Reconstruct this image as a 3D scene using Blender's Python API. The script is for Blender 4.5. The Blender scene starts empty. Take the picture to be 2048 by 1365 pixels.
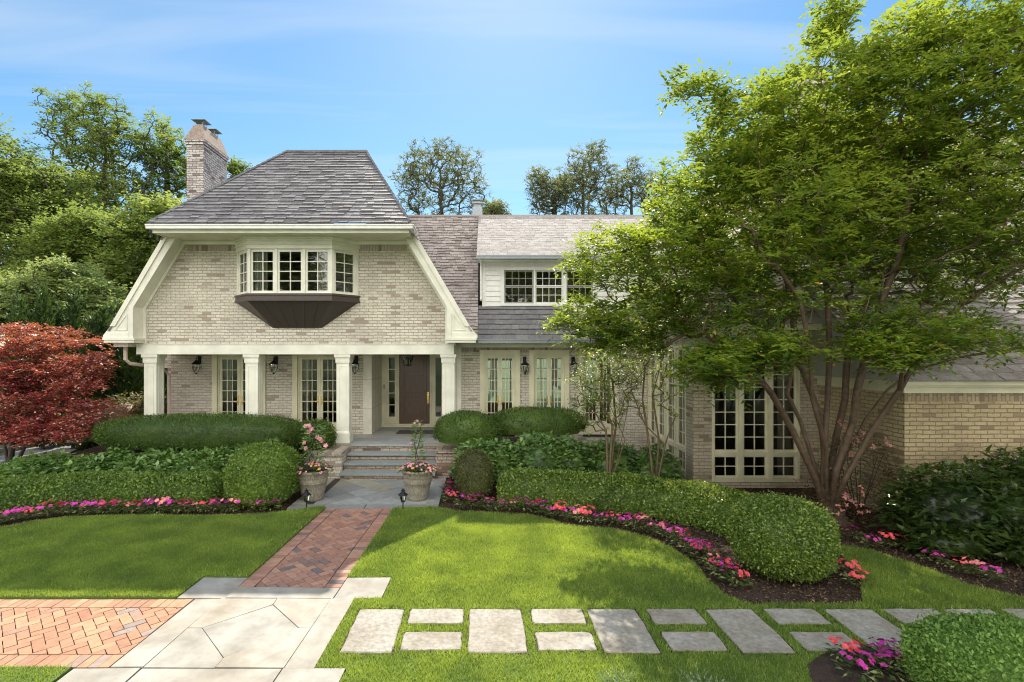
import bpy, math, random
import numpy as np
from mathutils import Vector, Matrix

# ------------------------------------------------------------------ camera, world, sun, exposure
scene = bpy.context.scene
COL = scene.collection
R = math.radians
F, CX, CY, H = 1020.0, 965.0, 705.0, 2.9            # focal length in photo pixels, principal point, eye height
cam_data = bpy.data.cameras.new("camera")
cam = bpy.data.objects.new("camera", cam_data)
COL.objects.link(cam)
cam.location = (0, 0, H)
cam.rotation_euler = (R(90), 0, 0)
cam_data.sensor_width = 36
cam_data.lens = 36 * F / 2048
cam_data.shift_x = (1024 - CX) / 2048
cam_data.shift_y = (CY - 682.5) / 2048
cam_data.clip_start = 0.05
cam_data.clip_end = 2000
scene.camera = cam

SUNDIR = Vector((0.05, 0.936, 1.0)).normalized()
world = bpy.data.worlds.new("World")
scene.world = world
world.use_nodes = True
wt = world.node_tree
for n in list(wt.nodes):
    wt.nodes.remove(n)
def wn(t): return wt.nodes.new(t)
sky = wn('ShaderNodeTexSky'); sky.sky_type = 'NISHITA'; sky.sun_disc = False
sky.sun_elevation = math.asin(SUNDIR.z)
sky.sun_rotation = math.atan2(SUNDIR.x, SUNDIR.y)
sky.air_density = 1.0; sky.dust_density = 0.22; sky.ozone_density = 2.5
tc = wn('ShaderNodeTexCoord')
# thin cirrus: noise on the sky direction, stretched, plus an unseen bright cloud bank behind the viewer, added as fill light
sep = wn('ShaderNodeSeparateXYZ'); wt.links.new(tc.outputs['Generated'], sep.inputs[0])
zc = wn('ShaderNodeMath'); zc.operation = 'MAXIMUM'; zc.inputs[1].default_value = 0.08
wt.links.new(sep.outputs[2], zc.inputs[0])
dx = wn('ShaderNodeMath'); dx.operation = 'DIVIDE'; wt.links.new(sep.outputs[0], dx.inputs[0]); wt.links.new(zc.outputs[0], dx.inputs[1])
dy = wn('ShaderNodeMath'); dy.operation = 'DIVIDE'; wt.links.new(sep.outputs[1], dy.inputs[0]); wt.links.new(zc.outputs[0], dy.inputs[1])
cmb = wn('ShaderNodeCombineXYZ'); wt.links.new(dx.outputs[0], cmb.inputs[0]); wt.links.new(dy.outputs[0], cmb.inputs[1])
mp = wn('ShaderNodeMapping'); mp.inputs['Scale'].default_value = (0.35, 2.2, 1); mp.inputs['Rotation'].default_value = (0, 0, R(18))
wt.links.new(cmb.outputs[0], mp.inputs[0])
nz = wn('ShaderNodeTexNoise'); nz.inputs['Scale'].default_value = 1.1; nz.inputs['Detail'].default_value = 7; nz.inputs['Distortion'].default_value = 0.6
wt.links.new(mp.outputs[0], nz.inputs['Vector'])
cr = wn('ShaderNodeMapRange'); cr.inputs[1].default_value = 0.48; cr.inputs[2].default_value = 0.78; cr.inputs[3].default_value = 0.0; cr.inputs[4].default_value = 0.42
wt.links.new(nz.outputs['Fac'], cr.inputs[0])
back = wn('ShaderNodeMapRange'); back.inputs[1].default_value = 0.05; back.inputs[2].default_value = -0.5; back.inputs[3].default_value = 0; back.inputs[4].default_value = 0.85
back.interpolation_type = 'SMOOTHSTEP'
wt.links.new(sep.outputs[1], back.inputs[0])
mx = wn('ShaderNodeMath'); mx.operation = 'MAXIMUM'; wt.links.new(cr.outputs[0], mx.inputs[0]); wt.links.new(back.outputs[0], mx.inputs[1])
hsv = wn('ShaderNodeHueSaturation'); hsv.inputs['Saturation'].default_value = 1.16; hsv.inputs['Hue'].default_value = 0.488; hsv.inputs['Value'].default_value = 0.97
wt.links.new(sky.outputs[0], hsv.inputs['Color'])
ccol = wn('ShaderNodeMix'); ccol.data_type = 'RGBA'
CLOUD_FRONT = (5.2, 5.6, 6.0, 1); FILL_BACK = (23.0, 22.0, 20.5, 1)
ccol.inputs['A'].default_value = CLOUD_FRONT; ccol.inputs['B'].default_value = FILL_BACK
wt.links.new(back.outputs[0], ccol.inputs['Factor'])
mixc = wn('ShaderNodeMix'); mixc.data_type = 'RGBA'
wt.links.new(mx.outputs[0], mixc.inputs['Factor']); wt.links.new(hsv.outputs[0], mixc.inputs['A']); wt.links.new(ccol.outputs['Result'], mixc.inputs['B'])
bg = wn('ShaderNodeBackground'); bg.inputs['Strength'].default_value = 0.10
wt.links.new(mixc.outputs['Result'], bg.inputs['Color'])
wo = wn('ShaderNodeOutputWorld'); wt.links.new(bg.outputs[0], wo.inputs[0])

sun_data = bpy.data.lights.new("sun", 'SUN')
sun_data.energy = 4.3; sun_data.angle = R(0.55); sun_data.color = (1.0, 0.92, 0.78)
sun = bpy.data.objects.new("sun", sun_data); COL.objects.link(sun)
sun.rotation_euler = (-SUNDIR).to_track_quat('-Z', 'Y').to_euler()
sun.location = (0, 30, 30)

scene.view_settings.view_transform = 'Standard'
scene.view_settings.look = 'None'
scene.view_settings.exposure = 0.80
scene.view_settings.gamma = 1
scene.cycles.max_bounces = 8
scene.cycles.transparent_max_bounces = 12
scene.cycles.use_adaptive_sampling = True
scene.cycles.adaptive_threshold = 0.01
scene.cycles.filter_width = 1.1
scene.cycles.use_denoising = True
scene.cycles.denoiser = 'OPENIMAGEDENOISE'
scene.cycles.denoising_input_passes = 'RGB_ALBEDO_NORMAL'
scene.cycles.denoising_prefilter = 'NONE'

# ------------------------------------------------------------------ helpers
rng = np.random.default_rng(7)
random.seed(7)

def G(px, py, z=0.0):
    """point of the ground (height z) seen at a photo pixel"""
    Y = F * (H - z) / (py - CY)
    return ((px - CX) * Y / F, Y)
def W(px, py, Y):
    return np.array([(px - CX) * Y / F, Y, H - (py - CY) * Y / F])

def offset_of(o):
    v = Vector((0, 0, 0))
    while o is not None:
        v += o.location; o = o.parent
    return v

def tag(o, label=None, cat=None, group=None, kind=None):
    if label: o['label'] = label
    if cat: o['category'] = cat
    if group: o['group'] = group
    if kind: o['kind'] = kind
    return o

def thing(name, loc, label, cat, group=None, rz=0):
    o = bpy.data.objects.new(name, None)
    o.empty_display_size = 0.2
    COL.objects.link(o); o.location = loc; o.rotation_euler = (0, 0, rz)
    return tag(o, label, cat, group)

def link_mesh(name, me, mats, parent=None):
    if not isinstance(mats, (list, tuple)): mats = [mats]
    for m in mats: me.materials.append(m)
    o = bpy.data.objects.new(name, me)
    COL.objects.link(o)
    if parent is not None: o.parent = parent
    return o

def mesh_np(name, V, T, mats, parent=None, midx=None, world=True, k=3, smooth=False):
    """V (n,3) verts, T (m,k) faces"""
    V = np.asarray(V, dtype=np.float32); T = np.asarray(T, dtype=np.int32)
    if parent is not None and world:
        V = V - np.array(offset_of(parent), dtype=np.float32)
    me = bpy.data.meshes.new(name)
    me.vertices.add(len(V)); me.vertices.foreach_set('co', V.ravel())
    me.loops.add(T.size); me.loops.foreach_set('vertex_index', T.ravel())
    me.polygons.add(len(T))
    me.polygons.foreach_set('loop_start', np.arange(0, T.size, T.shape[1], dtype=np.int32))
    me.polygons.foreach_set('loop_total', np.full(len(T), T.shape[1], dtype=np.int32))
    if midx is not None: me.polygons.foreach_set('material_index', np.asarray(midx, dtype=np.int32))
    if smooth: me.polygons.foreach_set('use_smooth', np.ones(len(T), dtype=bool))
    me.update(calc_edges=True)
    return link_mesh(name, me, mats, parent)

class MB:
    def __init__(s): s.v = []; s.f = []; s.m = []; s.mi = 0
    def add(s, vs, fs):
        n = len(s.v); s.v += [tuple(map(float, v)) for v in vs]
        s.f += [tuple(i + n for i in f) for f in fs]; s.m += [s.mi] * len(fs); return s
    def box(s, x0, x1, y0, y1, z0, z1):
        if x0 > x1: x0, x1 = x1, x0
        if y0 > y1: y0, y1 = y1, y0
        if z0 > z1: z0, z1 = z1, z0
        return s.add([(x0,y0,z0),(x1,y0,z0),(x1,y1,z0),(x0,y1,z0),(x0,y0,z1),(x1,y0,z1),(x1,y1,z1),(x0,y1,z1)],
                     [(0,3,2,1),(4,5,6,7),(0,1,5,4),(1,2,6,5),(2,3,7,6),(3,0,4,7)])
    def fbox(s, fr, u0, u1, d0, d1, z0, z1):
        """box in a frame fr=(O,U,N): u along the wall, d outwards, z up"""
        O, U, N = fr
        vs = []
        for z in (z0, z1):
            for (u, d) in ((u0,d1),(u1,d1),(u1,d0),(u0,d0)):
                vs.append((O[0]+U[0]*u+N[0]*d, O[1]+U[1]*u+N[1]*d, z))
        return s.add(vs, [(0,3,2,1),(4,5,6,7),(0,1,5,4),(1,2,6,5),(2,3,7,6),(3,0,4,7)])
    def prism_y(s, poly, y0, y1):
        """poly (x,z) counter-clockwise seen from the viewer, front face at y0"""
        n = len(poly)
        vs = [(x, y0, z) for x, z in poly] + [(x, y1, z) for x, z in poly]
        fs = [tuple(range(n)), tuple(reversed(range(n, 2*n)))]
        fs += [(i, i + n, (i+1) % n + n, (i+1) % n) for i in range(n)]
        return s.add(vs, fs)
    def prism_z(s, poly, z0, z1):
        n = len(poly)
        vs = [(x, y, z1) for x, y in poly] + [(x, y, z0) for x, y in poly]
        fs = [tuple(range(n)), tuple(reversed(range(n, 2*n)))]
        fs += [(i, i + n, (i+1) % n + n, (i+1) % n) for i in range(n)]
        return s.add(vs, fs)
    def lathe(s, prof, c=(0,0,0), n=24, cap=True):
        """prof: (r,z) bottom to top"""
        vs = []; fs = []
        for r, z in prof:
            for i in range(n):
                a = 2*math.pi*i/n; vs.append((c[0]+r*math.cos(a), c[1]+r*math.sin(a), c[2]+z))
        for k in range(len(prof)-1):
            for i in range(n):
                j = (i+1) % n; fs.append((k*n+i, k*n+j, (k+1)*n+j, (k+1)*n+i))
        if cap:
            fs.append(tuple(reversed(range(n)))); fs.append(tuple(range((len(prof)-1)*n, len(prof)*n)))
        return s.add(vs, fs)
    def tube(s, pts, r, n=8):
        pts = [Vector(p) for p in pts]
        rr = r if isinstance(r, (list, tuple)) else [r]*len(pts)
        vs = []; fs = []
        prev = None
        for k, p in enumerate(pts):
            d = (pts[min(k+1, len(pts)-1)] - pts[max(k-1, 0)]).normalized()
            ref = Vector((0,0,1)) if abs(d.z) < .9 else Vector((1,0,0))
            a = d.cross(ref).normalized(); b = d.cross(a).normalized()
            if prev is not None and a.dot(prev) < 0: a = -a; b = -b
            prev = a
            for i in range(n):
                t = 2*math.pi*i/n; q = p + (a*math.cos(t)+b*math.sin(t))*rr[k]; vs.append(tuple(q))
        for k in range(len(pts)-1):
            for i in range(n):
                j = (i+1) % n; fs.append((k*n+i, (k+1)*n+i, (k+1)*n+j, k*n+j))
        fs.append(tuple(range(n))); fs.append(tuple(reversed(range((len(pts)-1)*n, len(pts)*n))))
        return s.add(vs, fs)
    def build(s, name, mats, parent=None, world=True, smooth=False):
        off = offset_of(parent) if (parent is not None and world) else Vector((0,0,0))
        me = bpy.data.meshes.new(name)
        me.from_pydata([(x-off.x, y-off.y, z-off.z) for x, y, z in s.v], [], s.f)
        if smooth:
            me.polygons.foreach_set('use_smooth', [True]*len(me.polygons))
        me.polygons.foreach_set('material_index', s.m)
        me.update()
        return link_mesh(name, me, mats, parent)

def copy_tree(o, parent=None):
    c = o.copy(); COL.objects.link(c)
    if parent is not None: c.parent = parent
    for ch in list(o.children): copy_tree(ch, c)
    return c

def pip(poly, X, Y):
    poly = np.asarray(poly); ins = np.zeros(len(X), bool); n = len(poly); j = n-1
    for i in range(n):
        xi, yi = poly[i]; xj, yj = poly[j]
        c = ((yi > Y) != (yj > Y)) & (X < (xj-xi)*(Y-yi)/(yj-yi+1e-12)+xi)
        ins ^= c; j = i
    return ins

# ------------------------------------------------------------------ materials
def new_mat(name):
    m = bpy.data.materials.new(name); m.use_nodes = True
    nt = m.node_tree
    for n in list(nt.nodes): nt.nodes.remove(n)
    out = nt.nodes.new('ShaderNodeOutputMaterial')
    p = nt.nodes.new('ShaderNodeBsdfPrincipled')
    nt.links.new(p.outputs[0], out.inputs[0])
    return m, nt, p, out
def nd(nt, t, **kw):
    n = nt.nodes.new(t)
    for k, v in kw.items():
        if k in n.inputs: n.inputs[k].default_value = v
        else: setattr(n, k, v)
    return n
def ramp(nt, fac, stops):
    r = nt.nodes.new('ShaderNodeValToRGB')
    els = r.color_ramp.elements
    while len(els) > 1: els.remove(els[-1])
    els[0].position = stops[0][0]; els[0].color = (*stops[0][1], 1)
    for p, c in stops[1:]:
        e = els.new(p); e.color = (*c, 1)
    nt.links.new(fac, r.inputs[0]); return r
def bump(nt, p, h, strength=.5, dist=.01, prev=None):
    b = nt.nodes.new('ShaderNodeBump'); b.inputs['Strength'].default_value = strength; b.inputs['Distance'].default_value = dist
    nt.links.new(h, b.inputs['Height'])
    if prev is not None: nt.links.new(prev.outputs[0], b.inputs['Normal'])
    nt.links.new(b.outputs[0], p.inputs['Normal']); return b
def mixrgb(nt, a, b, fac, mode='MIX'):
    m = nt.nodes.new('ShaderNodeMix'); m.data_type = 'RGBA'; m.blend_type = mode
    for s, v in (('A', a), ('B', b)):
        if isinstance(v, tuple): m.inputs[s].default_value = (*v, 1)
        else: nt.links.new(v, m.inputs[s])
    if isinstance(fac, float): m.inputs['Factor'].default_value = fac
    else: nt.links.new(fac, m.inputs['Factor'])
    return m.outputs['Result']

def paint(name, c, rough=.45, var=.06, scale=6):
    m, nt, p, o = new_mat(name)
    g = nd(nt, 'ShaderNodeNewGeometry')
    n = nd(nt, 'ShaderNodeTexNoise', Scale=scale, Detail=5.0)
    nt.links.new(g.outputs['Position'], n.inputs['Vector'])
    r = ramp(nt, n.outputs['Fac'], [(.3, tuple(x*(1-var*1.6) for x in c)), (.7, tuple(min(1, x*(1+var)) for x in c))])
    nt.links.new(r.outputs[0], p.inputs['Base Color'])
    p.inputs['Roughness'].default_value = rough
    n2 = nd(nt, 'ShaderNodeTexNoise', Scale=90.0, Detail=2.0)
    nt.links.new(g.outputs['Position'], n2.inputs['Vector'])
    bump(nt, p, n2.outputs['Fac'], .12, .004)
    return m

def brick_mat(name, c_hi, c_mid, c_lo, mortar, soldier=False, row=.0727, bw=.222, dirt=.5):
    """worn whitewashed brick; the wall plane is picked from the face normal"""
    m, nt, p, o = new_mat(name)
    g = nd(nt, 'ShaderNodeNewGeometry')
    s = nd(nt, 'ShaderNodeSeparateXYZ'); nt.links.new(g.outputs['Position'], s.inputs[0])
    sn = nd(nt, 'ShaderNodeSeparateXYZ'); nt.links.new(g.outputs['True Normal'], sn.inputs[0])
    ab = nd(nt, 'ShaderNodeMath', operation='ABSOLUTE'); nt.links.new(sn.outputs[0], ab.inputs[0])
    gt = nd(nt, 'ShaderNodeMath', operation='GREATER_THAN'); gt.inputs[1].default_value = .7; nt.links.new(ab.outputs[0], gt.inputs[0])
    mu = nd(nt, 'ShaderNodeMix'); mu.data_type = 'FLOAT'
    nt.links.new(gt.outputs[0], mu.inputs['Factor']); nt.links.new(s.outputs[0], mu.inputs['A']); nt.links.new(s.outputs[1], mu.inputs['B'])
    cm = nd(nt, 'ShaderNodeCombineXYZ')
    if soldier:
        nt.links.new(s.outputs[2], cm.inputs[0]); nt.links.new(mu.outputs['Result'], cm.inputs[1])
    else:
        nt.links.new(mu.outputs['Result'], cm.inputs[0]); nt.links.new(s.outputs[2], cm.inputs[1])
    # wobble so the courses are hand laid
    nw = nd(nt, 'ShaderNodeTexNoise', Scale=3.5, Detail=3.0); nt.links.new(g.outputs['Position'], nw.inputs['Vector'])
    vm = nd(nt, 'ShaderNodeVectorMath', operation='MULTIPLY_ADD'); nt.links.new(nw.outputs['Color'], vm.inputs[0])
    vm.inputs[1].default_value = (.05, .03, 0); nt.links.new(cm.outputs[0], vm.inputs[2])
    nw2 = nd(nt, 'ShaderNodeTexNoise', Scale=22.0, Detail=2.0); nt.links.new(g.outputs['Position'], nw2.inputs['Vector'])
    vm2 = nd(nt, 'ShaderNodeVectorMath', operation='MULTIPLY_ADD'); nt.links.new(nw2.outputs['Color'], vm2.inputs[0])
    vm2.inputs[1].default_value = (.030, .022, 0); nt.links.new(vm.outputs[0], vm2.inputs[2])
    b = nd(nt, 'ShaderNodeTexBrick'); b.offset = .5; b.squash = 1
    b.inputs['Scale'].default_value = 1; b.inputs['Mortar Size'].default_value = .0085; b.inputs['Mortar Smooth'].default_value = .35
    b.inputs['Bias'].default_value = 0; b.inputs['Brick Width'].default_value = bw if not soldier else .4; b.inputs['Row Height'].default_value = row
    b.inputs['Color1'].default_value = (0,0,0,1); b.inputs['Color2'].default_value = (1,1,1,1); b.inputs['Mortar'].default_value = (.5,.5,.5,1)
    nt.links.new(vm2.outputs[0], b.inputs['Vector'])
    rc = ramp(nt, b.outputs['Color'], [(0, c_lo), (.04, c_lo), (.09, c_mid), (.45, c_hi), (1, tuple(min(1, x*1.07) for x in c_hi))])
    # flaking wash inside the bricks
    nf = nd(nt, 'ShaderNodeTexNoise', Scale=28.0, Detail=6.0, Roughness=.7); nt.links.new(g.outputs['Position'], nf.inputs['Vector'])
    rf = ramp(nt, nf.outputs['Fac'], [(.47, (0,0,0)), (.68, (1,1,1))])
    c1 = mixrgb(nt, rc.outputs[0], c_lo, rf.outputs[0])
    m1 = nd(nt, 'ShaderNodeMath', operation='MULTIPLY'); m1.inputs[1].default_value = dirt; nt.links.new(rf.outputs[0], m1.inputs[0])
    c1 = mixrgb(nt, rc.outputs[0], c_lo, m1.outputs[0])
    nb = nd(nt, 'ShaderNodeTexNoise', Scale=1.3, Detail=4.0); nt.links.new(g.outputs['Position'], nb.inputs['Vector'])
    rb = ramp(nt, nb.outputs['Fac'], [(.3, (.82,.80,.78)), (.7, (1.05,1.05,1.03))])
    c2 = mixrgb(nt, c1, rb.outputs[0], 1.0, 'MULTIPLY')
    c3 = mixrgb(nt, c2, mortar, b.outputs['Fac'])
    nsp = nd(nt, 'ShaderNodeTexNoise', Scale=13.0, Detail=5.0, Roughness=.8); nt.links.new(g.outputs['Position'], nsp.inputs['Vector'])
    rsp = ramp(nt, nsp.outputs['Fac'], [(.655, (0,0,0)), (.70, (1,1,1))])
    c3 = mixrgb(nt, c3, tuple(x*.45 for x in c_lo), rsp.outputs[0])
    nt.links.new(c3, p.inputs['Base Color'])
    p.inputs['Roughness'].default_value = .85
    inv = nd(nt, 'ShaderNodeMath', operation='MULTIPLY_ADD'); inv.inputs[1].default_value = -1; inv.inputs[2].default_value = 1
    nt.links.new(b.outputs['Fac'], inv.inputs[0])
    ad = nd(nt, 'ShaderNodeMath', operation='MULTIPLY_ADD'); nt.links.new(nf.outputs['Fac'], ad.inputs[0]); ad.inputs[1].default_value = .5
    nt.links.new(inv.outputs[0], ad.inputs[2])
    bump(nt, p, ad.outputs[0], 1.0, .014)
    return m

def island_mat(name, stops, rough=.7, nscale=14, namt=.35, bstr=.4, bdist=.006, spec=.4, stain=None, sscale=.9):
    """colour picked per loose piece (slates, bricks), with surface grain"""
    m, nt, p, o = new_mat(name)
    g = nd(nt, 'ShaderNodeNewGeometry')
    r = ramp(nt, g.outputs['Random Per Island'], stops)
    n = nd(nt, 'ShaderNodeTexNoise', Scale=float(nscale), Detail=6.0, Roughness=.65); nt.links.new(g.outputs['Position'], n.inputs['Vector'])
    rr = ramp(nt, n.outputs['Fac'], [(.25, (1-namt,)*3), (.75, (1+namt*.5,)*3)])
    c = mixrgb(nt, r.outputs[0], rr.outputs[0], 1.0, 'MULTIPLY')
    if stain:
        n3 = nd(nt, 'ShaderNodeTexNoise', Scale=float(sscale), Detail=5.0); nt.links.new(g.outputs['Position'], n3.inputs['Vector'])
        r3 = ramp(nt, n3.outputs['Fac'], [(.35, (1,1,1)), (.7, stain)])
        c = mixrgb(nt, c, r3.outputs[0], 1.0, 'MULTIPLY')
    nt.links.new(c, p.inputs['Base Color'])
    p.inputs['Roughness'].default_value = rough; p.inputs['Specular IOR Level'].default_value = spec
    bump(nt, p, n.outputs['Fac'], bstr, bdist)
    return m

def leaf_mat(name, stops, trans, tw=.35, rough=.5, spec=.35, clump=.25, cscale=1.6):
    m, nt, p, o = new_mat(name)
    g = nd(nt, 'ShaderNodeNewGeometry')
    r = ramp(nt, g.outputs['Random Per Island'], stops)
    n = nd(nt, 'ShaderNodeTexNoise', Scale=float(cscale), Detail=3.0); nt.links.new(g.outputs['Position'], n.inputs['Vector'])
    rr = ramp(nt, n.outputs['Fac'], [(.3, (1-clump, 1-clump*.8, 1-clump)), (.7, (1+clump, 1+clump*.8, 1))])
    c = mixrgb(nt, r.outputs[0], rr.outputs[0], 1.0, 'MULTIPLY')
    nt.links.new(c, p.inputs['Base Color'])
    p.inputs['Roughness'].default_value = rough; p.inputs['Specular IOR Level'].default_value = spec
    t = nd(nt, 'ShaderNodeBsdfTranslucent')
    ct = mixrgb(nt, trans, rr.outputs[0], 1.0, 'MULTIPLY')
    nt.links.new(ct, t.inputs['Color'])
    ms = nd(nt, 'ShaderNodeMixShader'); ms.inputs[0].default_value = tw
    nt.links.new(p.outputs[0], ms.inputs[1]); nt.links.new(t.outputs[0], ms.inputs[2]); nt.links.new(ms.outputs[0], o.inputs[0])
    return m

def simple(name, c, rough=.5, metal=0.0, spec=.5):
    m, nt, p, o = new_mat(name)
    g = nd(nt, 'ShaderNodeNewGeometry')
    n = nd(nt, 'ShaderNodeTexNoise', Scale=25.0, Detail=4.0); nt.links.new(g.outputs['Position'], n.inputs['Vector'])
    r = ramp(nt, n.outputs['Fac'], [(.3, tuple(x*.85 for x in c)), (.7, tuple(min(1, x*1.1) for x in c))])
    nt.links.new(r.outputs[0], p.inputs['Base Color'])
    p.inputs['Roughness'].default_value = rough; p.inputs['Metallic'].default_value = metal; p.inputs['Specular IOR Level'].default_value = spec
    return m

def ground_mat(name, stops, scale=6, bstr=.8, bdist=.03, fine=60, rough=.95):
    m, nt, p, o = new_mat(name)
    g = nd(nt, 'ShaderNodeNewGeometry')
    n = nd(nt, 'ShaderNodeTexNoise', Scale=float(scale), Detail=8.0, Roughness=.7); nt.links.new(g.outputs['Position'], n.inputs['Vector'])
    n2 = nd(nt, 'ShaderNodeTexNoise', Scale=float(fine), Detail=4.0); nt.links.new(g.outputs['Position'], n2.inputs['Vector'])
    a = nd(nt, 'ShaderNodeMath', operation='MULTIPLY_ADD'); a.inputs[1].default_value = .5; nt.links.new(n2.outputs['Fac'], a.inputs[0])
    h = nd(nt, 'ShaderNodeMath', operation='MULTIPLY'); h.inputs[1].default_value = .5; nt.links.new(n.outputs['Fac'], h.inputs[0])
    nt.links.new(h.outputs[0], a.inputs[2])
    r = ramp(nt, a.outputs[0], stops)
    nt.links.new(r.outputs[0], p.inputs['Base Color']); p.inputs['Roughness'].default_value = rough
    bump(nt, p, a.outputs[0], bstr, bdist)
    return m

M = {}
M['cream'] = paint('cream_paint', (.77, .76, .65), .4, .08, 3)
M['cream_shaded'] = paint('shaded_cream_paint', (.70, .665, .47), .4, .08, 3)  # cream trim copied darker and yellower: shade put into the paint colour
M['brick_shaded'] = brick_mat('shaded_washed_brick', (.58, .50, .38), (.50, .42, .30), (.32, .24, .17), (.31, .27, .21))  # washed brick copied darker, the sun room's shade put into its colour
M['white'] = paint('white_paint', (.80, .80, .76))
M['brick'] = brick_mat('washed_brick', (.72, .68, .585), (.655, .605, .505), (.40, .325, .255), (.38, .345, .29), dirt=.8)
M['soldier'] = brick_mat('washed_soldier_brick', (.50, .44, .36), (.40, .34, .27), (.26, .21, .17), (.30, .27, .23), soldier=True)
M['brick_dark'] = brick_mat('weathered_chimney_brick', (.62, .58, .55), (.36, .29, .28), (.16, .12, .12), (.17, .14, .14), dirt=1.0)
M['brick_deep_shade'] = brick_mat('deep_shade_brick', (.58, .465, .28), (.50, .39, .235), (.32, .23, .14), (.28, .22, .14))  # deep shade on the right wing put into the brick colour
M['brick_riser'] = brick_mat('riser_brick', (.50, .42, .34), (.36, .22, .15), (.16, .10, .08), (.18, .14, .12), dirt=.9)
M['slate'] = island_mat('grey_slate', [(0, (.165,.160,.166)), (.4, (.19,.186,.192)), (.85, (.215,.21,.214)), (1, (.255,.25,.25))], rough=.62, stain=(.86,.83,.86))
M['shake'] = island_mat('weathered_shingle', [(0, (.32,.27,.25)), (.5, (.42,.37,.35)), (1, (.50,.45,.43))], rough=.8, nscale=20)
M['asphalt_shingle'] = island_mat('asphalt_shingle', [(0, (.34,.31,.29)), (.5, (.40,.37,.345)), (1, (.46,.43,.405))], rough=.9, nscale=60)
M['bronze'] = simple('bronze_metal', (.085, .066, .060), .42, .2)
M['door_wood'] = None
def wood_door():
    m, nt, p, o = new_mat('dark_walnut')
    g = nd(nt, 'ShaderNodeNewGeometry'); mpn = nd(nt, 'ShaderNodeMapping'); mpn.inputs['Scale'].default_value = (14, 14, 1.2)
    nt.links.new(g.outputs['Position'], mpn.inputs[0])
    n = nd(nt, 'ShaderNodeTexNoise', Scale=4.0, Detail=6.0, Distortion=1.5); nt.links.new(mpn.outputs[0], n.inputs['Vector'])
    r = ramp(nt, n.outputs['Fac'], [(.3, (.05,.024,.012)), (.7, (.15,.075,.038))])
    nt.links.new(r.outputs[0], p.inputs['Base Color']); p.inputs['Roughness'].default_value = .3
    return m
M['door_wood'] = wood_door()
M['black'] = simple('black_iron', (.02, .02, .022), .45, .5)
M['brass'] = simple('brass', (.75, .52, .16), .25, 1.0)
M['curtain'] = simple('curtain_fabric', (.70, .68, .60), .9)
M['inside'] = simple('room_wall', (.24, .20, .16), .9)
M['galv'] = simple('galvanised_metal', (.30, .33, .36), .45, .6)
M['bluestone'] = island_mat('bluestone', [(0, (.24,.25,.24)), (.35, (.30,.31,.31)), (.7, (.36,.38,.39)), (.9, (.36,.345,.28)), (1, (.29,.27,.21))], rough=.6, nscale=7, namt=.25, bstr=.25)
M['tread'] = island_mat('bluestone_tread', [(0, (.24,.27,.27)), (1, (.29,.32,.32))], rough=.6, nscale=9, namt=.2, bstr=.2)
M['flag'] = island_mat('pale_flagstone', [(0, (.38,.37,.34)), (.5, (.42,.40,.355)), (1, (.44,.40,.345))], rough=.75, nscale=4, namt=.34, bstr=.45, stain=(.78,.74,.68), sscale=1.8)
M['step'] = island_mat('pitted_stone', [(0, (.37,.35,.315)), (1, (.45,.42,.37))], rough=.85, nscale=22, namt=.45, bstr=.8, bdist=.012, stain=(.74,.70,.63), sscale=2.6)
M['paver'] = island_mat('clay_paver', [(0, (.16,.14,.145)), (.08, (.18,.15,.15)), (.14, (.32,.17,.125)), (.6, (.41,.215,.155)), (.85, (.46,.27,.19)), (1, (.30,.17,.15))], rough=.8, nscale=16, namt=.25)
M['paver_warm'] = island_mat('orange_paver', [(0, (.30,.24,.22)), (.06, (.34,.28,.25)), (.12, (.38,.20,.125)), (.5, (.43,.24,.15)), (.8, (.48,.30,.185)), (1, (.38,.185,.12))], rough=.85, nscale=16, namt=.25)
M['joint'] = ground_mat('joint_sand', [(.3, (.03,.024,.02)), (.7, (.07,.055,.045))], 20)
M['mulch'] = ground_mat('dark_mulch', [(.3, (.022,.014,.010)), (.5, (.06,.038,.028)), (.72, (.13,.085,.06))], 18, 1.0, .05, 90)
M['soil_grass'] = ground_mat('grass_floor', [(.3, (.05,.085,.02)), (.5, (.09,.15,.03)), (.7, (.15,.21,.05))], 8, .6, .02)
M['far_grass'] = ground_mat('far_ground', [(.3, (.03,.055,.015)), (.7, (.07,.11,.03))], .8, .6, .1, 6)
M['asphalt'] = ground_mat('grey_asphalt', [(.3, (.16,.16,.165)), (.7, (.24,.24,.245))], 12, .3, .005)
M['kerbstone'] = simple('kerb_stone', (.40, .38, .35), .85)
M['pot'] = None
def pot_mat():
    m, nt, p, o = new_mat('glazed_stone_pot')
    g = nd(nt, 'ShaderNodeNewGeometry'); mpn = nd(nt, 'ShaderNodeMapping'); mpn.inputs['Scale'].default_value = (30, 30, 5)
    nt.links.new(g.outputs['Position'], mpn.inputs[0])
    n = nd(nt, 'ShaderNodeTexNoise', Scale=2.0, Detail=6.0); nt.links.new(mpn.outputs[0], n.inputs['Vector'])
    r = ramp(nt, n.outputs['Fac'], [(.3, (.14,.125,.095)), (.5, (.25,.225,.175)), (.75, (.38,.35,.28))])
    nt.links.new(r.outputs[0], p.inputs['Base Color']); p.inputs['Roughness'].default_value = .5
    bump(nt, p, n.outputs['Fac'], .5, .01)
    return m
M['pot'] = pot_mat()
M['mat'] = simple('doormat_fibre', (.07, .06, .05), .95)
M['bark'] = ground_mat('brown_bark', [(.3, (.10,.065,.04)), (.6, (.21,.145,.09)), (.75, (.32,.24,.16))], 5, .6, .02, 30)
M['bark_dark'] = ground_mat('dark_bark', [(.3, (.035,.028,.022)), (.7, (.11,.09,.07))], 5, .6, .02, 30)
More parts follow.
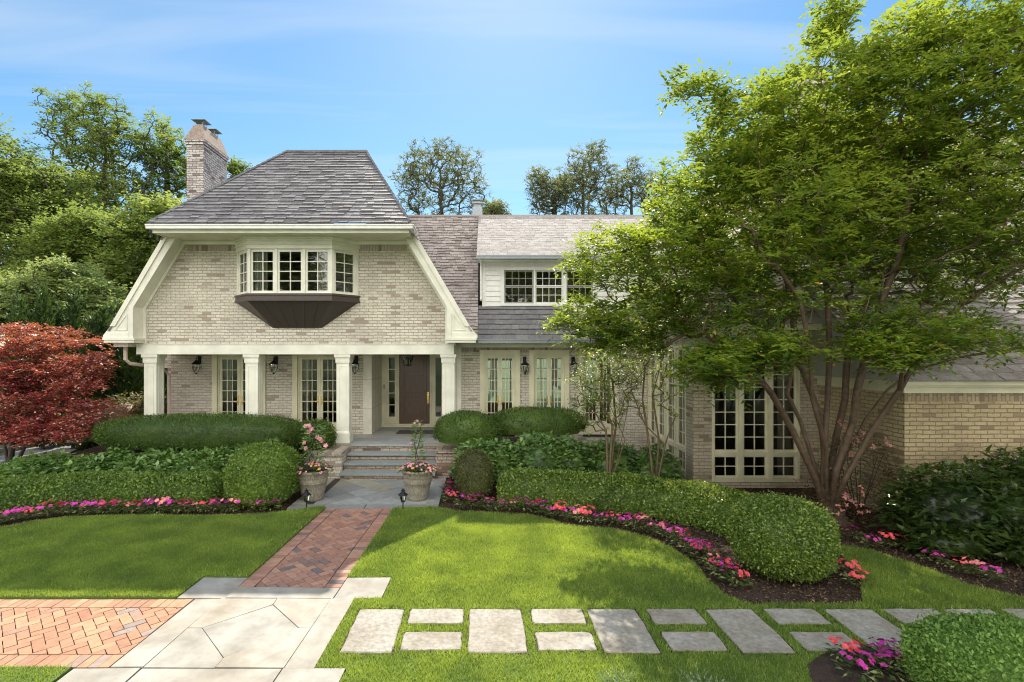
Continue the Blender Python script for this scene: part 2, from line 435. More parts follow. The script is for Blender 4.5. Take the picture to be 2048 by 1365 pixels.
M['bark_smooth'] = ground_mat('cinnamon_bark', [(.3, (.055,.034,.021)), (.5, (.115,.073,.045)), (.72, (.20,.14,.085))], 3, .3, .01, 14, .6)

def glass_mat(refl=1.0):
    m, nt, p, o = new_mat('window_glass')
    g = nd(nt, 'ShaderNodeNewGeometry')
    n = nd(nt, 'ShaderNodeTexNoise', Scale=1.7, Detail=1.0); nt.links.new(g.outputs['Position'], n.inputs['Vector'])
    bp = nd(nt, 'ShaderNodeBump'); bp.inputs['Strength'].default_value = .12; bp.inputs['Distance'].default_value = .02
    nt.links.new(n.outputs['Fac'], bp.inputs['Height'])
    gl = nd(nt, 'ShaderNodeBsdfGlossy'); gl.inputs['Roughness'].default_value = .01; gl.inputs['Color'].default_value = (1, 1, 1, 1)
    nt.links.new(bp.outputs[0], gl.inputs['Normal'])
    tr = nd(nt, 'ShaderNodeBsdfTransparent'); tr.inputs['Color'].default_value = (.80, .85, .82, 1)
    fr = nd(nt, 'ShaderNodeFresnel'); fr.inputs['IOR'].default_value = 1.95
    ms = nd(nt, 'ShaderNodeMixShader'); nt.links.new(fr.outputs[0], ms.inputs[0]); nt.links.new(tr.outputs[0], ms.inputs[1]); nt.links.new(gl.outputs[0], ms.inputs[2])
    nt.links.new(ms.outputs[0], o.inputs[0])
    return m
M['glass'] = glass_mat()
M['lamp_glass'] = M['glass']

# leaves
M['box'] = leaf_mat('boxwood_leaf', [(0, (.03,.065,.012)), (.4, (.10,.18,.03)), (.8, (.19,.30,.055)), (1, (.31,.43,.10))], (.30,.42,.05), .30, rough=.38, spec=.5)
M['box_light'] = leaf_mat('fresh_boxwood_leaf', [(0, (.04,.08,.016)), (.4, (.12,.20,.035)), (.8, (.22,.32,.065)), (1, (.38,.48,.13))], (.38,.46,.07), .30, rough=.38, spec=.5)
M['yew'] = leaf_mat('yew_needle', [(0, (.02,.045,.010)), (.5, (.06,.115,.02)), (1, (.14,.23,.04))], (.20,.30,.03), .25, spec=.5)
M['hydrangea'] = leaf_mat('hydrangea_leaf', [(0, (.08,.15,.04)), (.5, (.14,.25,.075)), (1, (.25,.38,.14))], (.25,.42,.08), .28, rough=.33, spec=.6)
M['impatiens'] = leaf_mat('impatiens_leaf', [(0, (.03,.055,.02)), (.5, (.06,.10,.03)), (.8, (.13,.17,.06)), (1, (.42,.40,.22))], (.25,.30,.08), .25, rough=.35, spec=.5)
M['crape'] = leaf_mat('crape_myrtle_leaf', [(0, (.025,.07,.020)), (.5, (.055,.13,.032)), (.82, (.11,.20,.04)), (.93, (.24,.28,.045)), (1, (.45,.27,.05))], (.50,.62,.07), .40, rough=.4, cscale=.9)
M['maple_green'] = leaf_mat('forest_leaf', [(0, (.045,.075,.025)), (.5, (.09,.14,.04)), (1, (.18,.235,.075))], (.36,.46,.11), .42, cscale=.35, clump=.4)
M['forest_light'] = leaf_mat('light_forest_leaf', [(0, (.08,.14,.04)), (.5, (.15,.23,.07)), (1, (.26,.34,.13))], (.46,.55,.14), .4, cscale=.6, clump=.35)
M['dogwood'] = leaf_mat('pale_dogwood_leaf', [(0, (.13,.19,.08)), (.5, (.22,.30,.13)), (1, (.36,.44,.22))], (.5,.58,.2), .38, cscale=.8, clump=.3)
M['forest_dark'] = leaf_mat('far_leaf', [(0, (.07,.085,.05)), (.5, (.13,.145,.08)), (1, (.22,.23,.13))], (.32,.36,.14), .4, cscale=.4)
M['arbor'] = leaf_mat('arborvitae_spray', [(0, (.018,.042,.014)), (.6, (.035,.075,.022)), (1, (.07,.12,.03))], (.14,.22,.04), .22)
M['arbor_lit'] = leaf_mat('young_arborvitae_spray', [(0, (.05,.09,.02)), (.6, (.10,.16,.03)), (1, (.18,.25,.05))], (.36,.42,.06), .3)
M['maple_red'] = leaf_mat('red_maple_leaf', [(0, (.07,.018,.03)), (.3, (.17,.025,.05)), (.6, (.38,.045,.09)), (.82, (.52,.17,.21)), (1, (.70,.48,.48))], (.80,.26,.07), .24, rough=.4, spec=.5, clump=.3, cscale=1.3)
M['rhodo'] = leaf_mat('bronze_shrub_leaf', [(0, (.05,.08,.03)), (.5, (.10,.13,.05)), (.8, (.20,.14,.08)), (1, (.36,.20,.17))], (.34,.30,.10), .3)
M['azalea'] = leaf_mat('azalea_leaf', [(0, (.05,.03,.02)), (.6, (.09,.07,.03)), (1, (.15,.09,.05))], (.2,.15,.05), .25)
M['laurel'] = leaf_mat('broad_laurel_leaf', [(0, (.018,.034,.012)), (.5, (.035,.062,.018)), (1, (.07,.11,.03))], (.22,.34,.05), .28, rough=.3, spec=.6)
M['juniper'] = leaf_mat('juniper_spray', [(0, (.14,.22,.15)), (1, (.28,.36,.26))], (.3,.4,.2), .2)
M['grass'] = leaf_mat('grass_blade', [(0, (.05,.10,.022)), (.3, (.13,.22,.05)), (.7, (.22,.33,.08)), (.9, (.33,.42,.13)), (1, (.55,.54,.28))], (.52,.64,.10), .38, cscale=1.9, clump=.30)
M['p_red'] = leaf_mat('red_petal', [(0, (.66,.03,.07)), (1, (.88,.16,.22))], (.9,.1,.1), .25)
M['p_mag'] = leaf_mat('magenta_petal', [(0, (.50,.02,.36)), (1, (.74,.10,.55))], (.6,.05,.5), .25)
M['p_pink'] = leaf_mat('pink_petal', [(0, (.80,.20,.42)), (.6, (.85,.36,.52)), (1, (.9,.55,.62))], (.9,.4,.5), .25)
M['p_coral'] = leaf_mat('coral_petal', [(0, (.80,.16,.26)), (1, (.90,.45,.48))], (.9,.2,.1), .25)
M['p_orange'] = leaf_mat('orange_petal', [(0, (.85,.33,.03)), (1, (.9,.5,.06))], (.9,.4,.05), .25)
# ------------------------------------------------------------------ hard landscape (structure)
SH = lambda x, y: x + .033 * (y - 6.1)           # the paved walk leans very slightly
def structure(o): o['kind'] = 'structure'; return o

b = MB(); b.add([(-600,-600,-.06),(600,-600,-.06),(600,900,-.06),(-600,900,-.06)], [(0,1,2,3)])
structure(b.build('ground', M['far_grass']))

# planting bed: one draped sheet that climbs to the porch level beside the steps
def bed_z(x, y):
    t = (y - 10.3) / 1.9
    if -4.4 < x < .25:
        b_ = min(1, min(x+4.4, .25-x)/.45); t = t*(1-b_) + b_*(y-11.75)/.6
    t = min(1, max(0, t)); t = t*t*(3-2*t)
    left = min(1, max(0, (x + 11.5) / 2.2)); right = min(1, max(0, (4.6 - x) / 2.6))
    k = left if x < -2 else right
    return (.66 if x < -2 else .60) * t * k
xs = np.linspace(-16, 16, 129); ys = np.linspace(3.2, 14.2, 89)
V = []; Fq = []
for j, y in enumerate(ys):
    for i, x in enumerate(xs):
        inst = (-3.7 < x < -.80) and y > 9.2
        z = -.2 if inst else bed_z(x, y)
        V.append((x, y, z - .012 + .02*math.sin(x*3.1+y*1.7)*math.sin(y*2.3)*(0 if y < 4 else 1) - .012))
nx = len(xs)
for j in range(len(ys)-1):
    for i in range(nx-1):
        Fq.append((j*nx+i, j*nx+i+1, (j+1)*nx+i+1, (j+1)*nx+i))
structure(mesh_np('flower_bed_soil', V, Fq, M['mulch'], smooth=True))

# --- clipping of 45 degree herringbone to a rectangle
def clip(poly, xa, xb, ya, yb):
    def cl(P, f, g):
        out = []
        for i in range(len(P)):
            a, c = P[i], P[(i+1) % len(P)]
            fa, fc = f(a), f(c)
            if fa >= 0: out.append(a)
            if fa*fc < 0:
                t = fa/(fa-fc); out.append((a[0]+(c[0]-a[0])*t, a[1]+(c[1]-a[1])*t))
        return out
    for f in (lambda p: p[0]-xa, lambda p: xb-p[0], lambda p: p[1]-ya, lambda p: yb-p[1]):
        poly = cl(poly, f, None)
        if len(poly) < 3: return None
    A = abs(sum(poly[i][0]*poly[(i+1) % len(poly)][1]-poly[(i+1) % len(poly)][0]*poly[i][1] for i in range(len(poly))))/2
    return poly if A > 4e-4 else None
def shear(poly): return [(SH(x, y), y) for x, y in poly]
def ccw(poly):
    A = sum(poly[i][0]*poly[(i+1) % len(poly)][1]-poly[(i+1) % len(poly)][0]*poly[i][1] for i in range(len(poly)))
    return poly if A > 0 else poly[::-1]
def add_paver(mb, poly, gap=.0045, z=.014, dep=.03):
    cx = sum(p[0] for p in poly)/len(poly); cy = sum(p[1] for p in poly)/len(poly)
    q = []
    for x, y in poly:
        dx, dy = cx-x, cy-y; l = math.hypot(dx, dy) or 1
        q.append((x+dx/l*gap*1.4, y+dy/l*gap*1.4))
    zz = z + random.uniform(-.0025, .0025)
    n = len(q); q = ccw(shear(q))
    tilt = random.uniform(-.01, .01), random.uniform(-.01, .01)
    top = [(x, y, zz + (x-cx)*tilt[0]+(y-cy)*tilt[1]) for x, y in q]; bot = [(x, y, z-dep) for x, y in q]
    mb.add(top+bot, [tuple(range(n))] + [(i, i+n, (i+1) % n+n, (i+1) % n) for i in range(n)])
def herring(mb, xa, xb, ya, yb, S=.1):
    c, s = math.cos(R(45)), math.sin(R(45))
    rg = int(max(xb-xa, yb-ya)/S)+8
    ox, oy = (xa+xb)/2, (ya+yb)/2
    for a in range(-rg, rg):
        for k in range(-rg, rg):
            X0, Y0 = a - 2*k, a + 2*k
            for (w, h, qx, qy) in ((2,1,0,0), (1,2,0,1)):
                P = [(X0+qx, Y0+qy), (X0+qx+w, Y0+qy), (X0+qx+w, Y0+qy+h), (X0+qx, Y0+qy+h)]
                Q = [((x*c-y*s)*S+ox, (x*s+y*c)*S+oy) for x, y in P]
                if max(q[0] for q in Q) < xa or min(q[0] for q in Q) > xb or max(q[1] for q in Q) < ya or min(q[1] for q in Q) > yb: continue
                Q = clip(Q, xa, xb, ya, yb)
                if Q: add_paver(mb, Q)
def rect(a, b_, c, d): return [(a, c), (b_, c), (b_, d), (a, d)]
# brick path
PL, PR, PN, PF = -3.015, -1.745, 6.265, 9.42
mb = MB(); herring(mb, PL+.205, PR-.205, PN, PF)
for side in (PL, PR-.2):
    y = PN
    while y < PF - .02:
        add_paver(mb, rect(side, side+.2, y, min(y+.1, PF))); y += .1
mb.mi = 1; mb.prism_z(shear(rect(PL, PR, PN, PF)), -.04, .004)
structure(mb.build('brick_path', [M['paver'], M['joint']]))
# brick drive on the left
DN, DF, DL, DR = 4.665, 5.965, -8.0, -3.375
mb = MB(); herring(mb, DL, DR, DN+.205, DF-.205)
for y0 in (DN, DF-.2):
    x = DR
    while x > DL:
        add_paver(mb, rect(x-.1, x, y0, y0+.2)); x -= .1
mb.mi = 1; mb.prism_z(shear(rect(DL, DR, DN, DF)), -.04, .004)
structure(mb.build('brick_driveway', [M['paver_warm'], M['joint']]))

# flagstone walk: framed panel of cut stones
mb = MB()
def slab(P, z=.016, gap=.004): add_paver(mb, P, gap, z, .03)
A0, A1, B0, B1 = -3.36, -3.06, -1.77, -1.495
YN, YF = 4.665, 5.975
slab(rect(A0, A1, YN, YF)); slab(rect(B0, B1, YN, YF))
def q(px, py): x, y = G(px, py); return (x - .033*(y-6.1), y)
p1 = (A1, YF); p2 = (B0, YF); p3 = (B0, YN); p4 = (A1, YN)
a_ = q(546, 1212); b_ = q(598, 1259.5); c_ = q(404, 1259.5); d_ = q(447, 1319.5); e_ = q(430, 1339)
f_ = (B0, b_[1]); g_ = (A1, c_[1]); h_ = q(552, 1203); h_ = (h_[0], YF); e_ = (e_[0], YN)
slab([p1, g_, c_, a_, h_]); slab([h_, a_, b_, f_, p2]); slab([g_, p4, e_, d_, c_]); slab([a_, c_, d_, b_]); slab([b_, d_, e_, p3, f_])
slab(rect(-3.585, PL, 5.985, 6.53)); slab(rect(PR, -1.18, 5.985, 6.53)); slab(rect(PL+.003, PR-.003, 5.985, 6.255))
slab(rect(-3.68, -3.07, 3.3, 4.655)); slab(rect(-3.06, -1.78, 3.3, 4.655)); slab(rect(-1.77, -1.20, 3.3, 4.655))
mb.mi = 1; mb.prism_z(shear(rect(-3.58, -1.21, 3.3, 6.4)), -.04, .006)
structure(mb.build('flagstone_walk', [M['flag'], M['joint']]))
# bluestone landing
LX0, LX1, LY0, LY1 = -3.62, -.83, 9.43, 11.70
mb = MB()
c, s = math.cos(R(45)), math.sin(R(45)); ox, oy, S = -2.3, 10.5, .46
random.seed(3)
ix0, ix1, iy0, iy1 = LX0+.26, LX1-.25, LY0+.24, LY1-.03
for a in range(-9, 9):
    for k in range(-9, 9):
        P = [(a, k), (a+1, k), (a+1, k+1), (a, k+1)]
        P = [(x + (.5 if k % 2 else 0)*0, y) for x, y in P]
        Qp = [((x*c-y*s)*S+ox, (x*s+y*c)*S+oy) for x, y in P]
        Qp = clip(Qp, ix0, ix1, iy0, iy1)
        if Qp: add_paver(mb, [(x - .033*(y-6.1)+.033*4.4, y) for x, y in Qp], .005, .016)
def lsl(P): add_paver(mb, [(x - .033*(y-6.1), y) for x, y in P], .005, .017)
lsl(rect(LX0, -2.2, LY0, LY0+.23)); lsl(rect(-2.19, LX1, LY0, LY0+.23))
lsl(rect(LX1-.24, LX1, LY0+.24, 10.3)); lsl(rect(LX1-.24, LX1, 10.31, 11.0)); lsl(rect(LX1-.24, LX1, 11.01, LY1))
lsl(rect(LX0, LX0+.25, LY0+.24, 10.5)); lsl(rect(LX0, LX0+.25, 10.51, LY1))
mb.mi = 1; mb.box(LX0+.01, LX1-.01, LY0+.01, LY1, -.04, .005)
structure(mb.build('bluestone_landing', [M['bluestone'], M['joint']]))

# grey side lane with kerb, far left
P = [G(-40, 925), G(60, 897), G(140, 882), G(225, 873), G(225, 886), G(150, 902), G(60, 935), G(-60, 1000)]
mb = MB(); mb.prism_z([(x, y) for x, y in P][::-1], -.03, .02)
structure(mb.build('side_lane', M['asphalt']))
mb = MB()
K = [G(-40, 918), G(60, 891), G(140, 877), G(225, 868)]
for i in range(3):
    (xa, ya), (xb, yb) = K[i], K[i+1]
    mb.prism_z(ccw([(xa, ya), (xb, yb), (xb, yb+.22), (xa, ya+.22)]), 0, .13)
structure(mb.build('lane_kerb', M['kerbstone']))

# stepping stones: each a thing
stones = []
big = [(-1.37,-.87), (-.14,.43), (1.17,1.71), (2.49,3.01), (3.81,4.34), (5.14,5.67), (6.47,7.0)]
sml = [(-.80,-.21), (.54,1.11), (1.83,2.38), (3.14,3.70), (4.47,5.05), (5.80,6.36)]
ordn = ['first', 'second', 'third', 'fourth', 'fifth', 'sixth', 'seventh']
def stone(x0, x1, y0, y1, label, warp=.012):
    mb = MB(); n = 24; pts = []
    base = [(x0,y0),(x1,y0),(x1,y1),(x0,y1)]
    for e in range(4):
        a, c2 = base[e], base[(e+1) % 4]
        for t in range(6):
            u = t/6; x = a[0]+(c2[0]-a[0])*u; y = a[1]+(c2[1]-a[1])*u
            if t == 0:
                cx, cy = (x0+x1)/2, (y0+y1)/2; x += (cx-x)*.02; y += (cy-y)*.015
            pts.append((x+random.uniform(-warp, warp)*.6, y+random.uniform(-warp, warp)*.6))
    cx, cy = (x0+x1)/2, (y0+y1)/2
    inner = [(x+(cx-x)*.03, y+(cy-y)*.03) for x, y in pts]
    n = len(pts)
    vs = [(x, y, .030) for x, y in inner] + [(x, y, .022) for x, y in pts] + [(x, y, -.03) for x, y in pts]
    fs = [tuple(range(n))] + [(i, i+n, (i+1) % n+n, (i+1) % n) for i in range(n)] + [(i+n, i+2*n, (i+1) % n+2*n, (i+1) % n+n) for i in range(n)]
    mb.add(vs, fs)
    root = mb.build('stepping_stone', M['step'])
    # origin at the stone
    root.data.transform(Matrix.Translation((-cx, -cy, 0))); root.location = (cx, cy, 0)
    tag(root, label, 'stepping stone', 'stepping stones set in the lawn')
    stones.append((x0-.008, x1+.008, y0-.006, y1+.014))
for i, (a, c2) in enumerate(big):
    stone(a, c2, 4.88, 5.71, f'large rectangular pale stepping stone in the lawn, {ordn[i]} large one from the flagstone walk')
for i, (a, c2) in enumerate(sml):
    stone(a, c2, 5.40, 5.71, f'small oblong stepping stone beside the house-side lawn, {ordn[i]} back one from the flagstone walk')
    stone(a, c2, 4.92, 5.24, f'small oblong stepping stone on the near side, {ordn[i]} near one from the flagstone walk')

# ------------------------------------------------------------------ the house
house = thing('brick_house', (-4.6, 12.6, 0), 'whitewashed brick house with grey shingle roofs, oriel window, columned porch and brick chimney', 'house')
FZ = .66                                             # porch floor
def hp(mb, name, mats, parent=None, **k): return mb.build(name, mats, parent or house, **k)

# --- generic window / door joinery in a wall frame (O,U,N)
def sash(mb, fr, u0, u1, z0, z1, cols, rows, stile=.05, mun=.018, d0=-.06, d1=-.02, bot=None, top=None):
    bot = stile if bot is None else bot; top = stile if top is None else top
    mb.fbox(fr, u0, u0+stile, d0, d1, z0, z1); mb.fbox(fr, u1-stile, u1, d0, d1, z0, z1)
    mb.fbox(fr, u0+stile, u1-stile, d0, d1, z0, z0+bot); mb.fbox(fr, u0+stile, u1-stile, d0, d1, z1-top, z1)
    a, c2, e, f2 = u0+stile, u1-stile, z0+bot, z1-top
    for i in range(1, cols):
        u = a+(c2-a)*i/cols; mb.fbox(fr, u-mun/2, u+mun/2, d0+.008, d1-.003, e, f2)
    for j in range(1, rows):
        z = e+(f2-e)*j/rows; mb.fbox(fr, a, c2, d0+.009, d1-.005, z-mun/2, z+mun/2)
    return (a, c2, e, f2)
def pane(fr, g, d, parent, name='pane'):
    mb = MB(); O, U, N = fr; a, c2, e, f2 = g
    mb.add([(O[0]+U[0]*u+N[0]*d, O[1]+U[1]*u+N[1]*d, z) for u, z in ((a,e),(c2,e),(c2,f2),(a,f2))], [(0,1,2,3)])
    return mb.build(name, M['glass'], parent)
def casing(mb, fr, u0, u1, z0, z1, w, d0=0, d1=.03, bottom=False):
    mb.fbox(fr, u0-w, u0, d0, d1, z0, z1+w); mb.fbox(fr, u1, u1+w, d0, d1, z0, z1+w); mb.fbox(fr, u0, u1, d0, d1+.004, z1, z1+w)
    if bottom: mb.fbox(fr, u0-w-.02, u1+w+.02, d0, d1+.03, z0-w*.7, z0)

def holes_wall(mb, fr, u0, u1, z0, z1, holes, th):
    """wall slab with rectangular holes (u0,u1,z0,z1)"""
    us = sorted({u0, u1, *[h[0] for h in holes], *[h[1] for h in holes]})
    for i in range(len(us)-1):
        a, c2 = us[i], us[i+1]; m_ = (a+c2)/2
        hs = sorted([h for h in holes if h[0] < m_ < h[1]], key=lambda h: h[2])
        z = z0
        for h in hs:
            if h[2] > z + 1e-4: mb.fbox(fr, a, c2, -th, 0, z, h[2])
            z = max(z, h[3])
        if z < z1 - 1e-4: mb.fbox(fr, a, c2, -th, 0, z, z1)
FRONT = lambda y: ((0, y, 0), (1, 0, 0), (0, -1, 0))

WY = 14.0
# porch back wall with door openings
doorsL = [(-6.68, .60), (-4.48, .60)]
holes = [(c2-h, c2+h, FZ, 2.80) for c2, h in doorsL]
mb = MB(); holes_wall(mb, FRONT(WY), -8.55, -3.27, FZ-.66, 3.2, holes, .25)
mb.box(-9.45, -9.28, WY+.30, WY+.55, 0, 3.2); mb.box(-9.28, -8.55, WY+.30, WY+.55, 2.46, 3.2)
mb.box(-8.80, -8.55, WY+.251, WY+4, 0, 3.2)
hp(mb, 'porch_wall', M['brick'])
# right hand wall with three glazed doors
doorsR = [(.48, .42), (1.83, .42), (3.18, .42)]
holes = [(c2-h, c2+h, FZ-.1, 2.83) for c2, h in doorsR]
mb = MB(); holes_wall(mb, FRONT(WY), -.58, 4.6, 0, 3.02, holes, .25)
hp(mb, 'garden_wall_brickwork', M['brick'])
mb = MB(); mb.box(-.58, 4.47, WY-.004, WY+.1, 2.905, 3.03); hp(mb, 'soldier_course', M['soldier'])
mb = MB(); mb.box(-.72, -.58, WY-.02, WY+.25, FZ-.6, 3.1)       # pilaster
mb.box(-.80, 4.6, WY-.06, WY+.2, 3.1005, 3.30); mb.box(-.579, 4.6, WY-.061, WY+.2, 3.031, 3.1); mb.box(-.60, 4.6, WY-.09, WY-.06, 3.12, 3.20)
mb.box(-.2, 4.5, WY-.42, WY-.06, 3.175, 3.20)
hp(mb, 'eave_frieze', M['cream'])

def french(cx, half, fr, z0, z1, gw, label=None):
    """pair of narrow glazed doors with brass handles"""
    mb = MB(); casing(mb, fr, cx-half, cx+half, z0, z1, .13, .0, .035)
    casing(mb, fr, cx-half, cx+half, z0, z1, .05, -.1, 0.0) if False else None
    gs = []
    for s_ in (-1, 1):
        u0, u1 = (cx-half+.03, cx-.002) if s_ < 0 else (cx+.002, cx+half-.03)
        st = ((u1-u0)-gw)/2
        gs.append(sash(mb, fr, u0, u1, z0+.03, z1-.03, 3, 6, stile=st, mun=.020, d0=-.10, d1=-.055, bot=.26, top=.07))
    mb.fbox(fr, cx-half, cx-half+.03, -.12, -.03, z0, z1); mb.fbox(fr, cx+half-.03, cx+half, -.12, -.03, z0, z1)
    mb.fbox(fr, cx-half+.03, cx+half-.03, -.12, -.03, z1-.03, z1); mb.fbox(fr, cx-half+.03, cx+half-.03, -.12, -.02, z0, z0+.028)
    mb.fbox(fr, cx-.018, cx+.018, -.054, -.045, z0+.03, z1-.03)
    d = hp(mb, 'french_door', M['cream_shaded'])
    for g in gs: pane(fr, g, -.08, d)
    for s_ in (-1, 1):
        m2 = MB(); u = cx + s_*.05; O, U, N = fr
        zc_ = FZ+.93
        m2.fbox(fr, u-.014, u+.014, -.055, -.045, zc_-.14, zc_+.12)
        m2.fbox(fr, u-.008, u+.008, -.045, -.005, zc_-.06, zc_-.04); m2.fbox(fr, u-.012, u+s_*.07, -.010, .006, zc_-.062, zc_-.042)
        m2.fbox(fr, u-.012, u+.012, -.045, -.03, zc_+.05, zc_+.08)
        m2.build('handle', M['brass'], d)
    return d
for cx, h in doorsL: french(cx, h, FRONT(WY), FZ+.02, 2.80, .41)
for cx, h in doorsR: french(cx, h, FRONT(WY), FZ-.02, 2.83, .275)

# front entrance: limestone surround, recess, door and sidelights
EY = 15.35
mb = MB()
mb.box(-3.27, -3.03, WY-.05, WY+.05, FZ, 3.2); mb.box(-1.05, -.722, WY-.05, WY+.05, FZ, 3.2)
mb.box(-3.12, -3.03, WY+.05, EY+.1, FZ, 3.2); mb.box(-1.05, -.96, WY+.05, EY+.1, FZ, 3.2)
mb.box(-3.03, -1.05, WY-.03, EY, 3.05, 3.2)
for z in (1.35, 2.15):
    mb.mi = 1
    mb.box(-3.268, -3.032, WY-.0515, WY-.04, z, z+.008); mb.box(-3.035, -3.0285, WY-.04, EY, z, z+.008)
for y in (WY+.45, WY+.9, WY+1.15): mb.box(-3.033, -3.0285, y, y+.012, FZ, 3.05)
hp(mb, 'entrance_surround', [paint('limestone', (.66, .63, .53), .7), simple('limestone_joint', (.30,.28,.22), .9)])
fr = FRONT(EY)
DX0, DX1 = -2.506, -1.585
mb = MB()
for (a, c2) in ((-3.03, DX0-.04), (DX1+.04, -1.05)):
    g = (a+.215, a+.215+.175, .96, 2.74) if a < -2 else (a+.13, a+.13+.175, .96, 2.74)
    w_ = (a, c2)
    mb.fbox(fr, a, g[0], -.06, 0, FZ+.09, 3.1); mb.fbox(fr, g[1], c2, -.06, 0, FZ+.09, 3.1)
    mb.fbox(fr, g[0], g[1], -.06, 0, FZ+.09, g[2]); mb.fbox(fr, g[0], g[1], -.06, 0, g[3], 3.1)
    for k in range(1, 5):
        if a < -2:
            z = g[2]+(g[3]-g[2])*k/5; mb.fbox(fr, g[0], g[1], -.05, -.01, z-.012, z+.012)
mb.fbox(fr, DX0-.04, DX0, -.06, .03, FZ+.09, 3.1); mb.fbox(fr, DX1, DX1+.04, -.06, .03, FZ+.09, 3.1)
mb.fbox(fr, DX0, DX1, -.06, .02, 2.90, 3.1)
mb.fbox(fr, -3.03, -1.05, -.06, .05, FZ+.045, FZ+.089); mb.fbox(fr, -3.03, -1.05, -.06, .09, FZ+.001, FZ+.044)
sl = hp(mb, 'sidelight_frame', M['cream_shaded'])
pane(fr, (-3.03+.215, -3.03+.39, .96, 2.74), -.03, sl); pane(fr, (DX1+.17, DX1+.345, .96, 2.74), -.03, sl)
mb = MB(); z0, z1 = FZ+.09, 2.895
mb.fbox(fr, DX0+.003, DX1-.003, -.07, -.02, z0, z1)
fr_w = .13
for (pz0, pz1) in ((z0+.27, z0+.77), (z0+.91, z0+1.43), (z0+1.56, z0+2.08)):
    a, c2 = DX0+fr_w, DX1-fr_w
    mb.fbox(fr, a-.02, a+.016, -.02, .008, pz0-.02, pz1+.02); mb.fbox(fr, c2-.016, c2+.02, -.02, .008, pz0-.02, pz1+.02)
    mb.fbox(fr, a+.016, c2-.016, -.02, .0075, pz0-.02, pz0+.016); mb.fbox(fr, a+.016, c2-.016, -.02, .0075, pz1-.016, pz1+.02)
    mb.fbox(fr, a+.055, c2-.055, -.02, -.002, pz0+.055, pz1-.055)
dr = hp(mb, 'front_door', M['door_wood'])
mb = MB(); ux = DX1-.055
mb.fbox(fr, ux-.027, ux+.027, -.019, -.010, 1.36, 1.70)
pts = [(ux, EY+.0, 1.62), (ux, EY-.06, 1.60), (ux, EY-.07, 1.48), (ux, EY-.06, 1.36), (ux, EY+.01, 1.33)]
mb.tube([(x, y+.02, z-.03) for x, y, z in pts], .011, 8)
mb.lathe([(.020, 0), (.020, .02)], (ux, EY-.01, 1.66), 12)
mb.build('handle', M['brass'], dr)
mb = MB(); mb.fbox(fr, -2.985, -2.93, 0, .012, 1.80, 1.93); hp(mb, 'entry_keypad', simple('keypad_plate', (.35,.34,.28), .4))

# porch floor, ceiling, step treads and risers
mb = MB(); random.seed(5)
def fslab(x0, x1, y0, y1): mb.box(x0+.003, x1-.003, y0+.003, y1-.003, FZ-.05, FZ+random.uniform(-.001, .001))
fslab(-3.20, -2.3, 12.42, 12.80); fslab(-2.3, -1.4, 12.42, 12.80); fslab(-1.4, -.75, 12.42, 12.80)
for j, (ya, yb) in enumerate(((12.8, 13.35), (13.35, 13.95), (13.95, 14.6), (14.6, 15.3))):
    x = -8.5 if ya < 13.95 else -3.03; k = 0; xe = -.72 if ya < 13.95 else -1.05
    while x < xe-.05:
        w_ = random.choice((.5, .75, .95)); x2 = min(x+w_, xe)
        if xe-x2 < .2: x2 = xe
        fslab(x, x2, ya, yb); x = x2
fslab(-8.5, -3.20, 12.5, 12.8)
mb.mi = 1; mb.box(-8.45, -.75, 12.6, 15.29, .3, FZ-.052); mb.box(-8.5, -3.2, 12.55, 12.6, 0, FZ-.052)
hp(mb, 'porch_floor', [M['bluestone'], M['brick_riser']])
mb = MB(); mb.box(-8.5, -.72, 12.75, WY-.001, 3.03, 3.08); hp(mb, 'porch_ceiling', M['cream_shaded'])

steps = thing('entrance_steps', (-2.15, 11.6, 0), 'four bluestone steps with rough brick risers climbing to the porch', 'steps')
SX0, SX1 = -3.235, -1.075
for k, y in enumerate((11.50, 11.80, 12.11)):
    zt = .165*(k+1)
    mb = MB(); mb.box(SX0+.01*k, SX1, y, y+.36, zt-.05, zt); mb.build('tread', M['tread'], steps)
for k, y in enumerate((11.55, 11.85, 12.16, 12.46)):
    mb = MB(); mb.box(SX0+.012, SX1-.002, y, y+.29, .165*k, .165*(k+1)-.0505); mb.build('riser', M['brick_riser'], steps)
mb = MB(); mb.prism_z(ccw([(-3.24, 11.72), (-3.24, 12.50), (-3.62, 12.50), (-4.15, 11.98), (-3.78, 11.62)]), 0, .54); mb.build('cheek_wall', M['brick'], steps)
mb = MB(); mb.prism_z(ccw([(-3.22, 11.66), (-3.22, 12.48), (-3.64, 12.52), (-4.2, 11.98), (-3.80, 11.57)]), .541, .61); mb.build('cap', M['soldier'], steps)
mb = MB(); mb.box(SX1, -.08, 11.78, 12.45, 0, .58); mb.build('cheek_wall', M['brick_riser'], steps)
mb = MB(); mb.box(SX1-.01, -.05, 11.72, 12.47, .581, .65); mb.build('cap', M['brick_riser'], steps)
mb = MB(); mb.box(-2.37, -1.32, 13.95, 14.55, FZ+.002, FZ+.018)
tag(mb.build('doormat', M['mat']), 'dark brown doormat lying before the front door', 'doormat')

